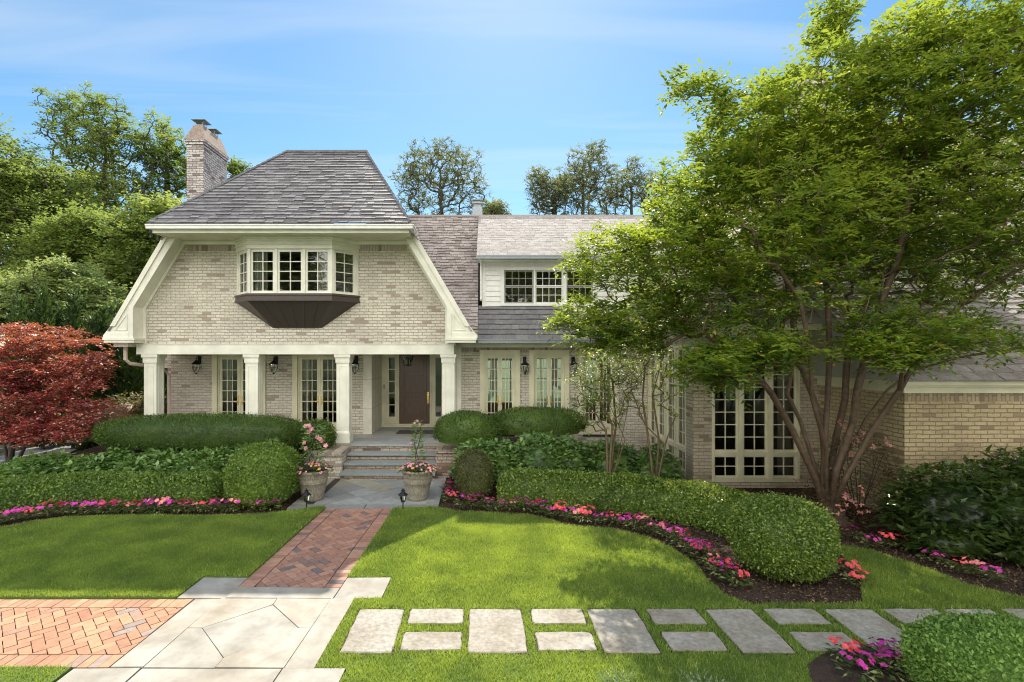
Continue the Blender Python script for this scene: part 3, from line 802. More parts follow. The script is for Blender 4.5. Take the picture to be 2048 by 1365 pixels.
# columns
for cx in (-8.21, -5.705, -3.455, -.845):
    mb = MB(); w = .153; y0 = 12.6
    mb.box(cx-w, cx+w, y0, y0+2*w, FZ+.26, 2.64)
    col = hp(mb, 'column', M['cream'])
    mb = MB()
    e = w+.004
    for (xa, xb, za, zb) in ((cx-.085, cx-.073, 1.06, 2.56), (cx+.073, cx+.085, 1.06, 2.56), (cx-.073, cx+.073, 2.548, 2.56), (cx-.073, cx+.073, 1.06, 1.072)):
        mb.box(xa, xb, y0-.008, y0-.0005, za, zb)
    for (ya, yb, za, zb) in ((y0+w-.085, y0+w-.073, 1.06, 2.56), (y0+w+.073, y0+w+.085, 1.06, 2.56), (y0+w-.073, y0+w+.073, 2.548, 2.56)):
        mb.box(cx+w+.0005, cx+w+.008, ya, yb, za, zb)
    mb.build('panel_moulding', M['cream'], col)
    mb = MB(); mb.box(cx-w-.025, cx+w+.025, y0-.025, y0+2*w+.025, FZ+.001, FZ+.24)
    s0, s1 = w+.025, w
    mb.add([(cx-s0,y0-.025,FZ+.24),(cx+s0,y0-.025,FZ+.24),(cx+s0,y0+2*w+.025,FZ+.24),(cx-s0,y0+2*w+.025,FZ+.24),(cx-s1,y0,FZ+.29),(cx+s1,y0,FZ+.29),(cx+s1,y0+2*w,FZ+.29),(cx-s1,y0+2*w,FZ+.29)],
           [(0,1,5,4),(1,2,6,5),(2,3,7,6),(3,0,4,7)])
    mb.build('base', M['cream'], col)
    mb = MB(); mb.box(cx-w-.02, cx+w+.02, y0-.02, y0+2*w+.02, 2.64, 2.765); mb.box(cx-w-.035, cx+w+.035, y0-.035, y0+2*w+.035, 2.765, 2.778)
    mb.box(cx-w-.045, cx+w+.045, y0-.045, y0+2*w+.045, 2.778, 2.849)
    mb.build('capital', M['cream'], col)
# beam
mb = MB(); mb.box(-8.52, -.70, 12.55, 12.98, 2.85, 3.112); mb.box(-8.55, -.67, 12.535, 13.0, 3.09, 3.112)
mb.box(-.86, -.702, 12.98, WY-.02, 2.85, 3.1); mb.box(-8.5, -8.3, 12.98, WY, 2.85, 3.1)
hp(mb, 'porch_beam', M['cream'])

# --- gable wall with a hole behind the oriel
mb = MB(); gy0, gy1 = 12.6, 12.85
C = -4.6
mb.prism_y([(-8.45,3.11),(-5.45,3.11),(-5.45,5.7),(-7.4,5.7),(-8.45,3.99)], gy0, gy1)
mb.prism_y([(-3.7,3.11),(-.75,3.11),(-.75,3.99),(-1.8,5.7),(-3.7,5.7)], gy0, gy1)
mb.box(-5.45, -3.7, gy0, gy1, 3.11, 4.30); mb.box(-5.45, -3.7, gy0, gy1, 5.36, 5.7)
hp(mb, 'gable_wall', M['brick'])
for xa, xb in ((-7.30, -6.08), (-3.06, -1.86)):
    mb = MB(); mb.box(xa, xb, gy0-.004, gy0+.05, 5.40, 5.545); hp(mb, 'gable_soldier_course', M['soldier'])
# trim boards on the wall plane
inn = [(-8.29,3.113),(-8.29,3.975),(-7.34,5.546),(-1.86,5.546),(-.918,3.975),(-.918,3.113)]
out = [(-8.52,3.113),(-8.52,4.05),(-7.52,5.70),(-1.68,5.70),(-.69,4.05),(-.69,3.113)]
mb = MB()
for i in range(5):
    P = [inn[i], inn[i+1], out[i+1], out[i]]
    A = sum(P[k][0]*P[(k+1) % 4][1]-P[(k+1) % 4][0]*P[k][1] for k in range(4))
    mb.prism_y(P if A > 0 else P[::-1], gy0-.05, gy0-.001)
hp(mb, 'gable_trim', M['cream'])
# rake boxes with panelled foot
def mir(P, m): return P if m > 0 else [(2*C-x, z) for x, z in P][::-1]
for m_ in (1, -1):
    mb = MB(); ry = 12.2
    P = [(-8.35,3.25),(-8.35,3.99),(-7.31,5.69),(-7.62,5.69),(-8.90,3.52),(-9.08,3.30),(-9.08,3.25)][::-1]
    mb.prism_y(mir(P, m_), ry, gy0-.051)
    # raised face strips: fascia along the slope
    P2 = [(-8.72,3.62),(-7.49,5.69),(-7.62,5.69),(-8.90,3.52)][::-1]
    P2 = [(-8.78,3.52),(-7.50,5.69),(-7.62,5.69),(-8.90,3.52)]
    mb.prism_y(mir(P2, m_), ry-.03, ry-.0005)
    P3 = [(-8.35,3.25),(-8.35,3.99),(-8.46,3.81),(-8.46,3.25)]
    mb.prism_y(mir(P3, m_), ry-.02, ry-.0005)
    mb.prism_y(mir([(-8.465,3.25),(-8.465,3.36),(-9.0,3.36),(-9.08,3.25)], m_), ry-.021, ry-.0005)
    a = [(-8.52,3.42),(-8.52,3.80),(-8.535,3.775),(-8.535,3.435),(-8.80,3.435),(-8.83,3.42)]
    mb.prism_y(mir([(-8.50,3.80),(-8.515,3.775),(-8.515,3.435),(-8.50,3.42)], m_), ry-.012, ry-.0005)
    mb.prism_y(mir([(-8.515,3.435),(-8.78,3.435),(-8.81,3.42),(-8.515,3.42)], m_), ry-.013, ry-.0005)
    mb.prism_y(mir([(-8.50,3.80),(-8.78,3.42),(-8.80,3.42),(-8.505,3.83)], m_), ry-.014, ry-.0005)
    # soffit lip at the foot
    xa, xb = (-9.06, -8.30) if m_ > 0 else (2*C+8.30, 2*C+9.06)
    mb.box(xa, xb, ry-.05, gy0-.055, 3.19, 3.249); mb.box(xa+.02, xb-.02, ry-.03, gy0-.056, 3.13, 3.189)
    hp(mb, 'rake_board', M['cream'])
# upper eave soffit and gutter
mb = MB(); mb.box(-7.50, -1.70, 11.66, 12.545, 5.64, 5.69); mb.box(-7.52, -1.68, 11.62, 11.66, 5.62, 5.80)
mb.box(-7.52, -7.48, 11.66, 12.55, 5.62, 5.80); mb.box(-1.72, -1.68, 11.66, 12.55, 5.62, 5.80)
mb.box(-7.45, -1.75, 12.50, 12.548, 5.55, 5.639)
hp(mb, 'soffit', M['cream'])
mb = MB()
def gut(x0, x1, y0, y1, z):
    mb.box(x0, x1, y0, y1, z-.10, z-.03); mb.box(x0-.012, x1+.012, y0-.012, y1+.0, z-.031, z)
gut(-7.60, -1.60, 11.53, 11.619, 5.80)
mb.box(-7.63, -7.5255, 11.545, 12.35, 5.705, 5.768); mb.box(-7.645, -7.5305, 11.54, 12.35, 5.7705, 5.797)
mb.box(-1.6745, -1.575, 11.545, 12.35, 5.705, 5.768); mb.box(-1.669, -1.555, 11.54, 12.35, 5.7705, 5.797)
hp(mb, 'gutter', M['white'])

# --- oriel (bay) window
oy = 12.1; OC = -4.573
fx0, fx1, wx0, wx1 = OC-1.0, OC+1.0, OC-1.5, OC+1.5
def bayframes():
    s2 = math.sqrt(.5)
    return [((wx0, 12.6, 0), (s2, -s2, 0), (-s2, -s2, 0), s2), ((fx0, oy, 0), (1, 0, 0), (0, -1, 0), 2.0), ((fx1, oy, 0), (s2, s2, 0), (s2, -s2, 0), s2)]
mb = MB()
hx = lambda e: [(wx0-e*1.2, gy0-.001), (fx0-e*.42, oy-e), (fx1+e*.42, oy-e), (wx1+e*1.2, gy0-.001)]
for z0, z1, e in ((5.36, 5.46, .02), (5.46, 5.50, .05), (5.50, 5.54, .03), (5.54, 5.58, .055), (5.58, 5.639, .10)):
    mb.prism_z(ccw(hx(e)), z0, z1)
mb.prism_z(ccw(hx(.01)), 5.639, 5.66)
hp(mb, 'oriel_cornice', M['cream'])
mb = MB()
for z0, z1, e in ((4.25, 4.295, .05), (4.17, 4.249, .03), (4.12, 4.169, .045)): mb.prism_z(ccw(hx(e)), z0, z1)
top_ = [(x, y, 4.119) for x, y in hx(.0)]; bot_ = [(-5.18, gy0-.001, 3.50), (-5.10, gy0-.03, 3.50), (-4.05, gy0-.03, 3.50), (-3.965, gy0-.001, 3.50)]
mb.add(top_+bot_, [(0,1,5,4)[::-1], (1,2,6,5)[::-1], (2,3,7,6)[::-1], (4,5,6,7)])
for i in range(1, 6):                                     # standing seams
    t = i/6; a = Vector((fx0+(fx1-fx0)*t, oy, 4.119)); c2 = Vector((-5.10+1.05*t, gy0-.03, 3.50))
    mb.tube([a+Vector((0,-.004,0)), c2+Vector((0,-.004,0))], .009, 4)
hp(mb, 'oriel_base', M['bronze'])
for i, (O, U, N, L) in enumerate(bayframes()):
    fr = (O, U, N)
    n = 3 if i == 1 else 1
    for k in range(n):
        mb = MB()
        pw = .055
        u0 = L*k/n + (.02 if k else (.06 if i != 1 else .05)); u1 = L*(k+1)/n - (.02 if k < n-1 else (.06 if i != 1 else .05))
        g = sash(mb, fr, u0+.01, u1-.01, 4.315, 5.34, 2, 4, stile=.05, mun=.02, d0=-.075, d1=-.03)
        for (a, c2) in ((L*k/n if k else 0, u0+.0095), (u1-.0095, L*(k+1)/n)):
            mb.fbox(fr, a, c2, -.09, -.002, 4.295, 5.36)
        mb.fbox(fr, u0+.0095, u1-.0095, -.09, -.01, 4.295, 4.3145); mb.fbox(fr, u0+.0095, u1-.0095, -.09, -.01, 5.3405, 5.36)
        w_ = hp(mb, 'oriel_window', M['cream'])
        pane(fr, g, -.05, w_)

def curtain(x0, x1, y, z0, z1, n=8, amp=.035, parent=None):
    m = n*6; vs = []; fs = []
    for i in range(m+1):
        t = i/m; x = x0+(x1-x0)*t; yy = y+amp*math.sin(t*n*2*math.pi)+amp*.4*math.sin(t*17)
        vs += [(x, yy, z0), (x, yy, z1)]
    for i in range(m): fs.append((2*i, 2*i+2, 2*i+3, 2*i+1))
    mb = MB(); mb.add(vs, fs); return mb.build('curtain', M['curtain'], parent or house)
curtain(-5.50, -5.15, 12.25, 4.3, 5.36, 5); curtain(-3.95, -3.62, 12.28, 4.3, 5.36, 5)
for cx, h in doorsL: curtain(cx-.62, cx-.38, WY+.35, FZ, 2.9, 4); curtain(cx+.40, cx+.62, WY+.35, FZ, 2.9, 4)
# rooms behind the glass
def room(name, x0, x1, y0, y1, z0, z1, back=True):
    mb = MB(); mb.add([(x0,y0,z0),(x1,y0,z0),(x1,y1,z0),(x0,y1,z0),(x0,y0,z1),(x1,y0,z1),(x1,y1,z1),(x0,y1,z1)],
        [(0,1,2,3),(4,7,6,5),(1,5,6,2),(3,7,4,0)] + ([(2,6,7,3)] if back else []))
    return hp(mb, name, M['inside'])
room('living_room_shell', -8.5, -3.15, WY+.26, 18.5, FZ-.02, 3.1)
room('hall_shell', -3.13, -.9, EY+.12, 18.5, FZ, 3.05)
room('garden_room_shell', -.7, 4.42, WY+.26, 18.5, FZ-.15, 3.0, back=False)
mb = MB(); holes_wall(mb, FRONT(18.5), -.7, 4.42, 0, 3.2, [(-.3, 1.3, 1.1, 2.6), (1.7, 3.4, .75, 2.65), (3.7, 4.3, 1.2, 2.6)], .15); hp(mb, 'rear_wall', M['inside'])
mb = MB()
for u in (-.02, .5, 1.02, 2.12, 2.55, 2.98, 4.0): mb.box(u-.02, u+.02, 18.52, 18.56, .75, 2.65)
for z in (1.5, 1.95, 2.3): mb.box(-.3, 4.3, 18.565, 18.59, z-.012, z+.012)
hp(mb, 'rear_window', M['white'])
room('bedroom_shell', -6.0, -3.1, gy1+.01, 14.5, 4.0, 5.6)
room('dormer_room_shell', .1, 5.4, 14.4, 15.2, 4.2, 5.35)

# --- roofs ---------------------------------------------------------
def shingles(name, mat, O, U, V, L, Rr, v1, expo=.2, width=.25, th=.014, jit=.02, seed=1, wj=.35, over=.03, under=True, ujit=.0):
    """O origin, U along the eave, V up the slope, L(v), Rr(v) bounds"""
    rs = random.Random(seed); O = Vector(O); U = Vector(U).normalized(); V = Vector(V).normalized(); N = U.cross(V).normalized()
    mb = MB(); v = 0; row = 0
    P = lambda u, w, n: tuple(O + U*u + V*w + N*n)
    while v < v1-1e-3:
        w1 = min(v+expo+over, v1)
        l0, r0, l1, r1 = L(v), Rr(v), L(w1), Rr(w1)
        lo, hi = min(l0, l1), max(r0, r1)
        u = lo - rs.uniform(0, width)
        while u < hi:
            w_ = width*(1+rs.uniform(-wj, wj)); ua, ub = u, u+w_; u = ub
            a0, b0 = max(ua, l0), min(ub, r0); a1, b1 = max(ua, l1), min(ub, r1)
            g = .003
            if b0-a0 < .012 and b1-a1 < .012: continue
            if b0 < a0: a0 = b0 = (a0+b0)/2 if l0 <= (a0+b0)/2 <= r0 else (a1 if abs(a1-a0) < abs(b1-b0) else b1)
            if b1 < a1: a1 = b1 = min(max((a1+b1)/2, l1), r1)
            lift = th*(1+rs.uniform(-.3, .5)); dv = rs.uniform(-jit, jit)
            vb = max(0, v+dv) if v > 0 else 0 - .02
            tt = rs.uniform(-.003, .003)
            vs = [P(a0+g, vb, lift+tt), P(b0-g, vb, lift-tt), P(b1-g, w1, .002), P(a1+g, w1, .002), P(a0+g, vb, -.004), P(b0-g, vb, -.004)]
            mb.add(vs, [(0,1,2,3), (0,4,5,1), (1,5,2), (0,3,4)])
        v += expo; row += 1
    if under:
        n = len(mb.v); mb.mi = 0
        steps_ = 12; 
        for k in range(steps_):
            va, vb = v1*k/steps_, v1*(k+1)/steps_
            mb.add([P(L(va), va, -.006), P(Rr(va), va, -.006), P(Rr(vb), vb, -.006), P(L(vb), vb, -.006)], [(0,1,2,3)])
    return mb
# front hip
def vec(a, b_): return Vector(b_)-Vector(a)
e0 = (-7.58, 11.55, 5.83); e1 = (-1.62, 11.55, 5.83); t0 = (-5.755, 15.1, 8.83); t1 = (-3.445, 15.1, 8.83)
sl_ = math.hypot(15.1-11.55, 3.0)
mb = shingles('a', None, e0, (1,0,0), (0, 3.55, 3.0), lambda v: 1.825*v/sl_, lambda v: 5.96-1.825*v/sl_, sl_, expo=.19, width=.25, th=.030, jit=.014, seed=11)
front_roof = hp(mb, 'front_hip_roof', M['slate'])
# side slopes: U along Y, V up the slope
k_ = 1.715; zz0 = 3.42
def side_roof(sgn, mat):
    nrm = math.hypot(1/k_, 1)
    # v in metres along slope, z = zz0 + v/nrm
    def L(v):
        z = zz0+v/nrm
        if z < 5.70: return 12.17
        if z < 5.84: return 11.55
        return 11.55+(z-5.83)*3.55/3.0
    vmax = (8.83-zz0)*nrm
    if sgn > 0:
        x = -4.6+2.91+(5.83-zz0)/k_
        m = shingles('b', None, (x, 0, zz0), (0,1,0), (-1/k_, 0, 1), L, lambda v: 21.0, vmax, expo=.19, width=.27, th=.022, seed=5)
    else:
        x = -4.6-2.91-(5.83-zz0)/k_
        m = shingles('b', None, (x, 22, zz0), (0,-1,0), (1/k_, 0, 1), lambda v: 1.0, lambda v: 22-L(v), vmax, expo=.19, width=.27, th=.022, seed=6)
    return m
hp(side_roof(1, None), 'side_roof_slope', M['shake']); hp(side_roof(-1, None), 'side_roof_slope', M['slate'])
mb = MB()   # ridge cap, hips
mb.box(-5.80, -3.40, 15.02, 21, 8.80, 8.86)
hp(mb, 'ridge_cap', M['slate'])
for (a, c2) in (((-7.56,11.57,5.85), (-5.755,15.08,8.85)), ((-1.64,11.57,5.85), (-3.445,15.08,8.85))):
    mb = MB(); a = Vector(a); c2 = Vector(c2); n = 22
    for i in range(n):
        p = a.lerp(c2, i/n); p2 = a.lerp(c2, (i+1.15)/n)
        mb.tube([p+Vector((0,0,.018)), p2+Vector((0,0,.006))], [.035, .03], 4)
    hp(mb, 'hip_cap', M['slate'])
# main roof right of the gable
m1 = 1.6; ez, ey, rz_, ryy = 3.23, 13.5, 7.15, 15.95
vm = math.hypot(ryy-ey, rz_-ez)
dz = lambda v: ez + (rz_-ez)*v/vm
mb = shingles('c', None, (-3.6, ey, ez), (0 or 1, 0, 0), (0, ryy-ey, rz_-ez), lambda v: 0, lambda v: (3.6-.12) , vm, expo=.108, width=.20, th=.034, jit=.014, seed=21)
hp(mb, 'main_roof_slope', M['shake'])
vd = (4.19-ez)/(rz_-ez)*vm
mb = shingles('d', None, (-.115, ey, ez), (1,0,0), (0, ryy-ey, rz_-ez), lambda v: 0, lambda v: 4.9, vd, expo=.165, width=.25, th=.03, jit=.006, seed=22)
hp(mb, 'lower_slate_roof', M['slate'])
# dormer roof
vdo = math.hypot(ryy-13.75, rz_-5.5)
mb = shingles('e', None, (-.16, 13.75, 5.52), (1,0,0), (0, ryy-13.75, rz_-5.5), lambda v: 0.0+.04*v/vdo, lambda v: 6.2, vdo, expo=.125, width=.20, th=.006, jit=.002, seed=23)
hp(mb, 'dormer_roof', M['asphalt_shingle'])
# back slopes and ends so the roof is closed from other sides
mb = MB()
mb.add([(-3.6,ryy,rz_),(12,ryy,rz_),(12,19.5,3.3),(-3.6,19.5,3.3)], [(0,3,2,1)])
mb.add([(6.04,15.95,7.15),(12,15.95,7.15),(12,13.5,3.23),(6.04,13.5,3.23)], [(0,3,2,1),])
mb.box(-3.6, 12, ryy-.06, ryy+.06, rz_-.02, rz_+.035)
hp(mb, 'rear_roof_slope', M['asphalt_shingle'])
# dormer front: lap siding, window casings
mb = MB(); dy = 14.1
wins = [(.60, 1.41), (1.458, 2.226), (2.32, 3.05)]
wz0, wz1 = 4.25, 5.17
# siding courses, each leaning out at its foot
def lap(x0, x1, z0, z1, n):
    for i in range(n):
        a, c2 = z0+(z1-z0)*i/n, z0+(z1-z0)*(i+1)/n
        mb.add([(x0,dy-.022,a),(x1,dy-.022,a),(x1,dy-.003,c2),(x0,dy-.003,c2),(x0,dy+.02,a),(x1,dy+.02,a)], [(0,1,2,3),(0,4,5,1)])
lap(.0, .52, 4.16, 5.46, 9); lap(3.13, 5.6, 4.16, 5.46, 9); lap(.52, 3.13, 5.26, 5.46, 2)
mb.box(0, .52, dy+.02, dy+.2, 4.0, 5.5); mb.box(3.13, 5.6, dy+.02, dy+.2, 4.0, 5.5); mb.box(.52, 3.13, dy+.02, dy+.2, 5.25, 5.5)
mb.box(-.01, .09, dy-.03, dy+.5, 4.1, 5.46); mb.box(-.01, .05, dy+.501, 16, 4.5, 5.9)
hp(mb, 'dormer_siding', M['white'])
mb = MB(); mb.box(.49, 3.16, dy-.05, dy+.18, wz0-.07, wz0-.001); mb.box(.49, 3.16, dy-.04, dy+.18, wz1+.001, wz1+.085)
for a, c2 in ((.49, .598), (1.412, 1.456), (2.228, 2.318), (3.052, 3.16)): mb.box(a, c2, dy-.038, dy+.18, wz0-.0005, wz1+.0005)
mb.box(-.12, 6.0, 13.80, dy+.1, 5.39, 5.42); mb.box(-.12, 6.0, 13.80, 13.83, 5.421, 5.50)
hp(mb, 'dormer_trim', M['white'])
fr = FRONT(dy)
sash_grey = simple('grey_sash', (.34, .33, .30), .5)
for i, (a, c2) in enumerate(wins):
    mb = MB(); zm = (wz0+wz1)/2
    g1 = sash(mb, fr, a, c2, wz0, zm+.012, 4, 2, stile=.035, mun=.014, d0=-.07, d1=-.03)
    g2 = sash(mb, fr, a, c2, zm+.013, wz1, 4, 2, stile=.035, mun=.014, d0=-.05, d1=-.01)
    w_ = hp(mb, 'dormer_window', M['white'] if i == 1 else sash_grey)
    pane(fr, g1, -.05, w_); pane(fr, g2, -.03, w_)
mb = MB(); gut(-.17, 6.1, 13.66, 13.76, 5.51); gut(-.12, 4.45, 13.36, 13.46, 3.24)
hp(mb, 'gutter', M['galv'])
mb = MB(); mb.tube([(-.04, 13.74, 5.42), (-.04, 13.98, 5.33), (-.04, 14.02, 5.25), (-.04, 14.02, 4.42), (-.04, 13.9, 4.32)], .032, 8); hp(mb, 'downspout', M['white'])
mb = MB(); mb.tube([(-8.75, 12.50, 3.13), (-8.75, 12.50, 2.72), (-8.70, 12.6, 2.62), (-8.42, 13.4, 2.50), (-8.36, 13.6, 2.3), (-8.36, 13.6, .7)], .045, 8)
mb.box(-8.90, -8.55, 12.3, 12.6, 3.03, 3.13)
hp(mb, 'downspout', simple('pinkish_drainpipe', (.62, .50, .44), .5))

# chimneys
def chimney(x0, x1, y0, y1, z0, z1, zc, par):
    mb = MB(); mb.box(x0, x1, y0, y1, z0, z1-.16); mb.box(x0-.025, x1+.025, y0-.025, y1+.025, z1-.16, z1-.07); mb.box(x0-.05, x1+.05, y0-.05, y1+.05, z1-.07, z1)
    ch = mb.build('chimney', M['brick_dark'], par)
    a = .12; bx = [(x0-.05,y0-.05,z1),(x1+.05,y0-.05,z1),(x1+.05,y1+.05,z1),(x0-.05,y1+.05,z1)]; tx = [(x0+a,y0+a*1.3,zc),(x1-a,y0+a*1.3,zc),(x1-a,y1-a*1.3,zc),(x0+a,y1-a*1.3,zc)]
    mb = MB(); mb.add(bx+tx, [(0,1,5,4),(1,2,6,5),(2,3,7,6),(3,0,4,7),(4,5,6,7)]); mb.build('cement_cap', M['chim_cap'], ch)
    for yy in (y0+.34, y1-.40):
        mb = MB(); xm = (x0+x1)/2
        for sx in (-.11, .11):
            for sy in (-.11, .11): mb.box(xm+sx-.006, xm+sx+.006, yy+sy-.006, yy+sy+.006, zc-.05, zc+.16)
        mb.box(xm-.10, xm+.10, yy-.10, yy+.10, zc-.02, zc+.05)
        mb.box(xm-.21, xm+.21, yy-.21, yy+.21, zc+.16, zc+.172)
        mb.build('flue_cap', M['galv'], ch)
    return ch
M['chim_cap'] = ground_mat('stained_cement', [(.3, (.16,.12,.10)), (.55, (.32,.25,.21)), (.75, (.42,.36,.31))], 4, .4, .01, 20)
chimney(-8.99, -8.47, 15.5, 16.9, 0, 9.37, 9.88, house)
mb = MB()
x, y = (955-965)*16.6/1020, 16.6
mb.add([(x-.22,y-.2,6.2),(x+.22,y-.2,6.2),(x+.22,y+.2,6.2),(x-.22,y+.2,6.2),(x-.15,y-.15,7.6),(x+.15,y-.15,7.6),(x+.15,y+.15,7.6),(x-.15,y+.15,7.6)], [(0,1,5,4),(1,2,6,5),(2,3,7,6),(3,0,4,7),(4,5,6,7)])
mb.box(x-.12, x+.12, y-.12, y+.12, 7.601, 7.70); mb.box(x-.17, x+.17, y-.17, y+.17, 7.70, 7.74); mb.box(x-.10, x+.10, y-.1, y+.1, 7.74, 7.82); mb.box(x-.16, x+.16, y-.16, y+.16, 7.82, 7.85)
hp(mb, 'metal_vent', M['galv'])

# --- right bump-out (sun room)
BX0, BX1, BY = 4.5, 7.2, 10.9
FRB = FRONT(BY)
FRS = ((BX0, 14.0, 0), (0, -1, 0), (-1, 0, 0))        # left facing wall, u runs towards the viewer
fu = (4.90, 6.78)
mb = MB(); holes_wall(mb, FRB, BX0, BX1, 0, 3.22, [(fu[0], fu[1], .13, 3.06)], .22)
holes_wall(mb, FRS, 0, 14.0-BY-.2205, 0, 3.22, [(.16, 2.72, .13, 3.06)], .22)
mb.box(BX1-.22, BX1, BY+.2205, 14, 0, 3.22)
hp(mb, 'sunroom_wall', M['brick_shaded'])
mb = MB(); mb.box(BX0-.004, BX1+.004, BY-.004, BY+.1, 3.085, 3.221); mb.box(BX0-.004, BX0+.1, BY+.1005, 14, 3.085, 3.221); hp(mb, 'sunroom_soldier_course', M['soldier'])
def bank(fr, a, c2, n, z0, zt, z1, rows):
    w_ = (c2-a)/n
    for i in range(n):
        mb = MB(); u0, u1 = a+w_*i+.045, a+w_*(i+1)-.045
        g1 = sash(mb, fr, u0, u1, zt+.035, z1-.06, 2, rows, stile=.045, mun=.02, d0=-.09, d1=-.045)
        g2 = sash(mb, fr, u0, u1, z0+.08, zt-.035, 2, 2, stile=.045, mun=.02, d0=-.09, d1=-.045)
        for (p_, q_) in ((a+w_*i, u0), (u1, a+w_*(i+1))): mb.fbox(fr, p_, q_, -.11, .012, z0, z1)
        mb.fbox(fr, u0, u1, -.11, .010, zt-.035, zt+.035); mb.fbox(fr, u0, u1, -.11, .02, z0, z0+.08); mb.fbox(fr, u0, u1, -.11, .012, z1-.06, z1)
        w2 = hp(mb, 'tall_window', M['cream_shaded'])
        pane(fr, g1, -.065, w2); pane(fr, g2, -.065, w2)
bank(FRB, fu[0], fu[1], 3, .13, .73, 3.06, 8)
bank(FRS, .16, 2.72, 4, .13, .73, 3.06, 8)
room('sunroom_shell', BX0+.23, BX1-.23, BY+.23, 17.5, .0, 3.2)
curtain(4.75, 5.05, BY+.5, .1, 3.05, 4); curtain(6.6, 6.9, BY+.5, .1, 3.05, 4)
mb = MB(); mb.box(BX0-.06, BX1+.05, BY-.06, 14, 3.222, 3.38); mb.box(BX0-.35, BX1+.3, BY-.35, 14.2, 3.381, 3.41)
mb.box(BX0-.38, BX1+.33, BY-.38, BY-.3505, 3.36, 3.50); mb.box(BX0-.38, BX0-.3505, BY-.35, 14, 3.36, 3.50); mb.box(BX1+.3005, BX1+.33, BY-.35, 14, 3.36, 3.5)
hp(mb, 'sunroom_cornice', M['cream_shaded'])
# hipped roof over the sun room
xa, xb, ya = BX0-.42, BX1+.36, BY-.42
xm = (xa+xb)/2; hw = (xb-xa)/2; ztop = 3.5+hw*1.0
sl2 = math.hypot(hw, hw)
mb = shingles('f', None, (xa, ya, 3.5), (1,0,0), (0,1,1), lambda v: v/sl2*hw, lambda v: 2*hw-v/sl2*hw, sl2, expo=.18, width=.28, th=.02, seed=31)
hp(mb, 'sunroom_hip_roof', M['shake'])
mb = shingles('f', None, (xa, 16.5, 3.5), (0,-1,0), (1,0,1), lambda v: 0, lambda v: 16.5-ya-v/sl2*hw, sl2, expo=.18, width=.28, th=.02, seed=32)
hp(mb, 'sunroom_side_roof', M['shake'])
mb = shingles('f', None, (xb, ya, 3.5), (0,1,0), (-1,0,1), lambda v: v/sl2*hw, lambda v: 16.5-ya, sl2, expo=.18, width=.28, th=.02, seed=33)
hp(mb, 'sunroom_side_roof', M['shake'])

# --- garage wing at the right
GX, GY = 7.2, 8.7
mb = MB(); mb.box(GX, 15.5, GY, GY+.25, 0, 2.26); mb.box(GX, GX+.25, GY+.2505, 14, 0, 2.26)
hp(mb, 'wing_wall', M['brick_deep_shade'])
mb = MB(); mb.box(GX-.004, 15.5, GY-.004, GY+.1, 2.06, 2.205)
hp(mb, 'wing_soldier_course', brick_mat('deep_shade_soldier', (.46,.37,.235), (.39,.30,.19), (.26,.19,.12), (.25,.21,.15), soldier=True))  # soldier course tinted to carry the same wing shade in its colour
mb = MB(); mb.box(GX-.05, 15.5, GY-.05, GY+.1, 2.206, 2.38); mb.box(GX-.09, 15.5, GY-.10, GY-.0505, 2.31, 2.38); mb.box(GX-.14, 15.5, GY-.17, GY-.1005, 2.345, 2.43)
mb.box(GX-.05, GX+.1, GY+.101, 13, 2.206, 2.38); mb.box(GX-.14, GX-.0505, GY-.1, 13, 2.345, 2.43)
hp(mb, 'wing_cornice', M['cream_shaded'])
g0y, g0z, gm = GY-.22, 2.43, .70
gl_ = math.hypot(1, gm)*5.2
mb = shingles('g', None, (GX-.2, g0y, g0z), (1,0,0), (0,1,gm), lambda v: 0, lambda v: 8.8, gl_, expo=.215, width=.30, th=.030, seed=41, jit=.012)
hp(mb, 'wing_roof', M['shake'])
mb = MB(); mb.add([(GX-.2,g0y,g0z-.02),(GX-.2,g0y+5.2,g0z+5.2*gm-.02),(GX-.2,g0y+10.4,g0z-.02)], [(0,2,1)])
mb.add([(GX-.2,g0y+5.2,g0z+5.2*gm),(16,g0y+5.2,g0z+5.2*gm),(16,g0y+10.4,g0z),(GX-.2,g0y+10.4,g0z)], [(0,3,2,1)])
hp(mb, 'wing_rear_roof', M['asphalt_shingle'])
chimney(10.3, 10.9, 16, 17.1, 6, 11.4, 11.8, house)
# upper storey behind the wing, mostly hidden by the tree
mb = MB(); mb.box(7.3, 17, 13.6, 19, 2, 6.0); hp(mb, 'upper_wall', M['white'])
mb = MB(); mb.box(7.0, 17.2, 13.25, 13.6, 5.85, 6.02); mb.box(7.0, 7.3, 13.6, 19.2, 5.85, 6.02); hp(mb, 'upper_eave', M['white'])
us = math.hypot(3.9, 4.6)
mb = shingles('h', None, (6.95, 13.2, 6.03), (1,0,0), (0,3.9,4.6), lambda v: 3.0*v/us, lambda v: 10.3, us, expo=.2, width=.28, th=.03, seed=51)
hp(mb, 'upper_roof', M['shake'])
us2 = math.hypot(3.0, 4.6)
mb = shingles('h', None, (6.95, 21, 6.03), (0,-1,0), (3.0,0,4.6), lambda v: 0, lambda v: 7.8-3.9*v/us2, us2, expo=.2, width=.28, th=.03, seed=52)
hp(mb, 'upper_roof', M['shake'])

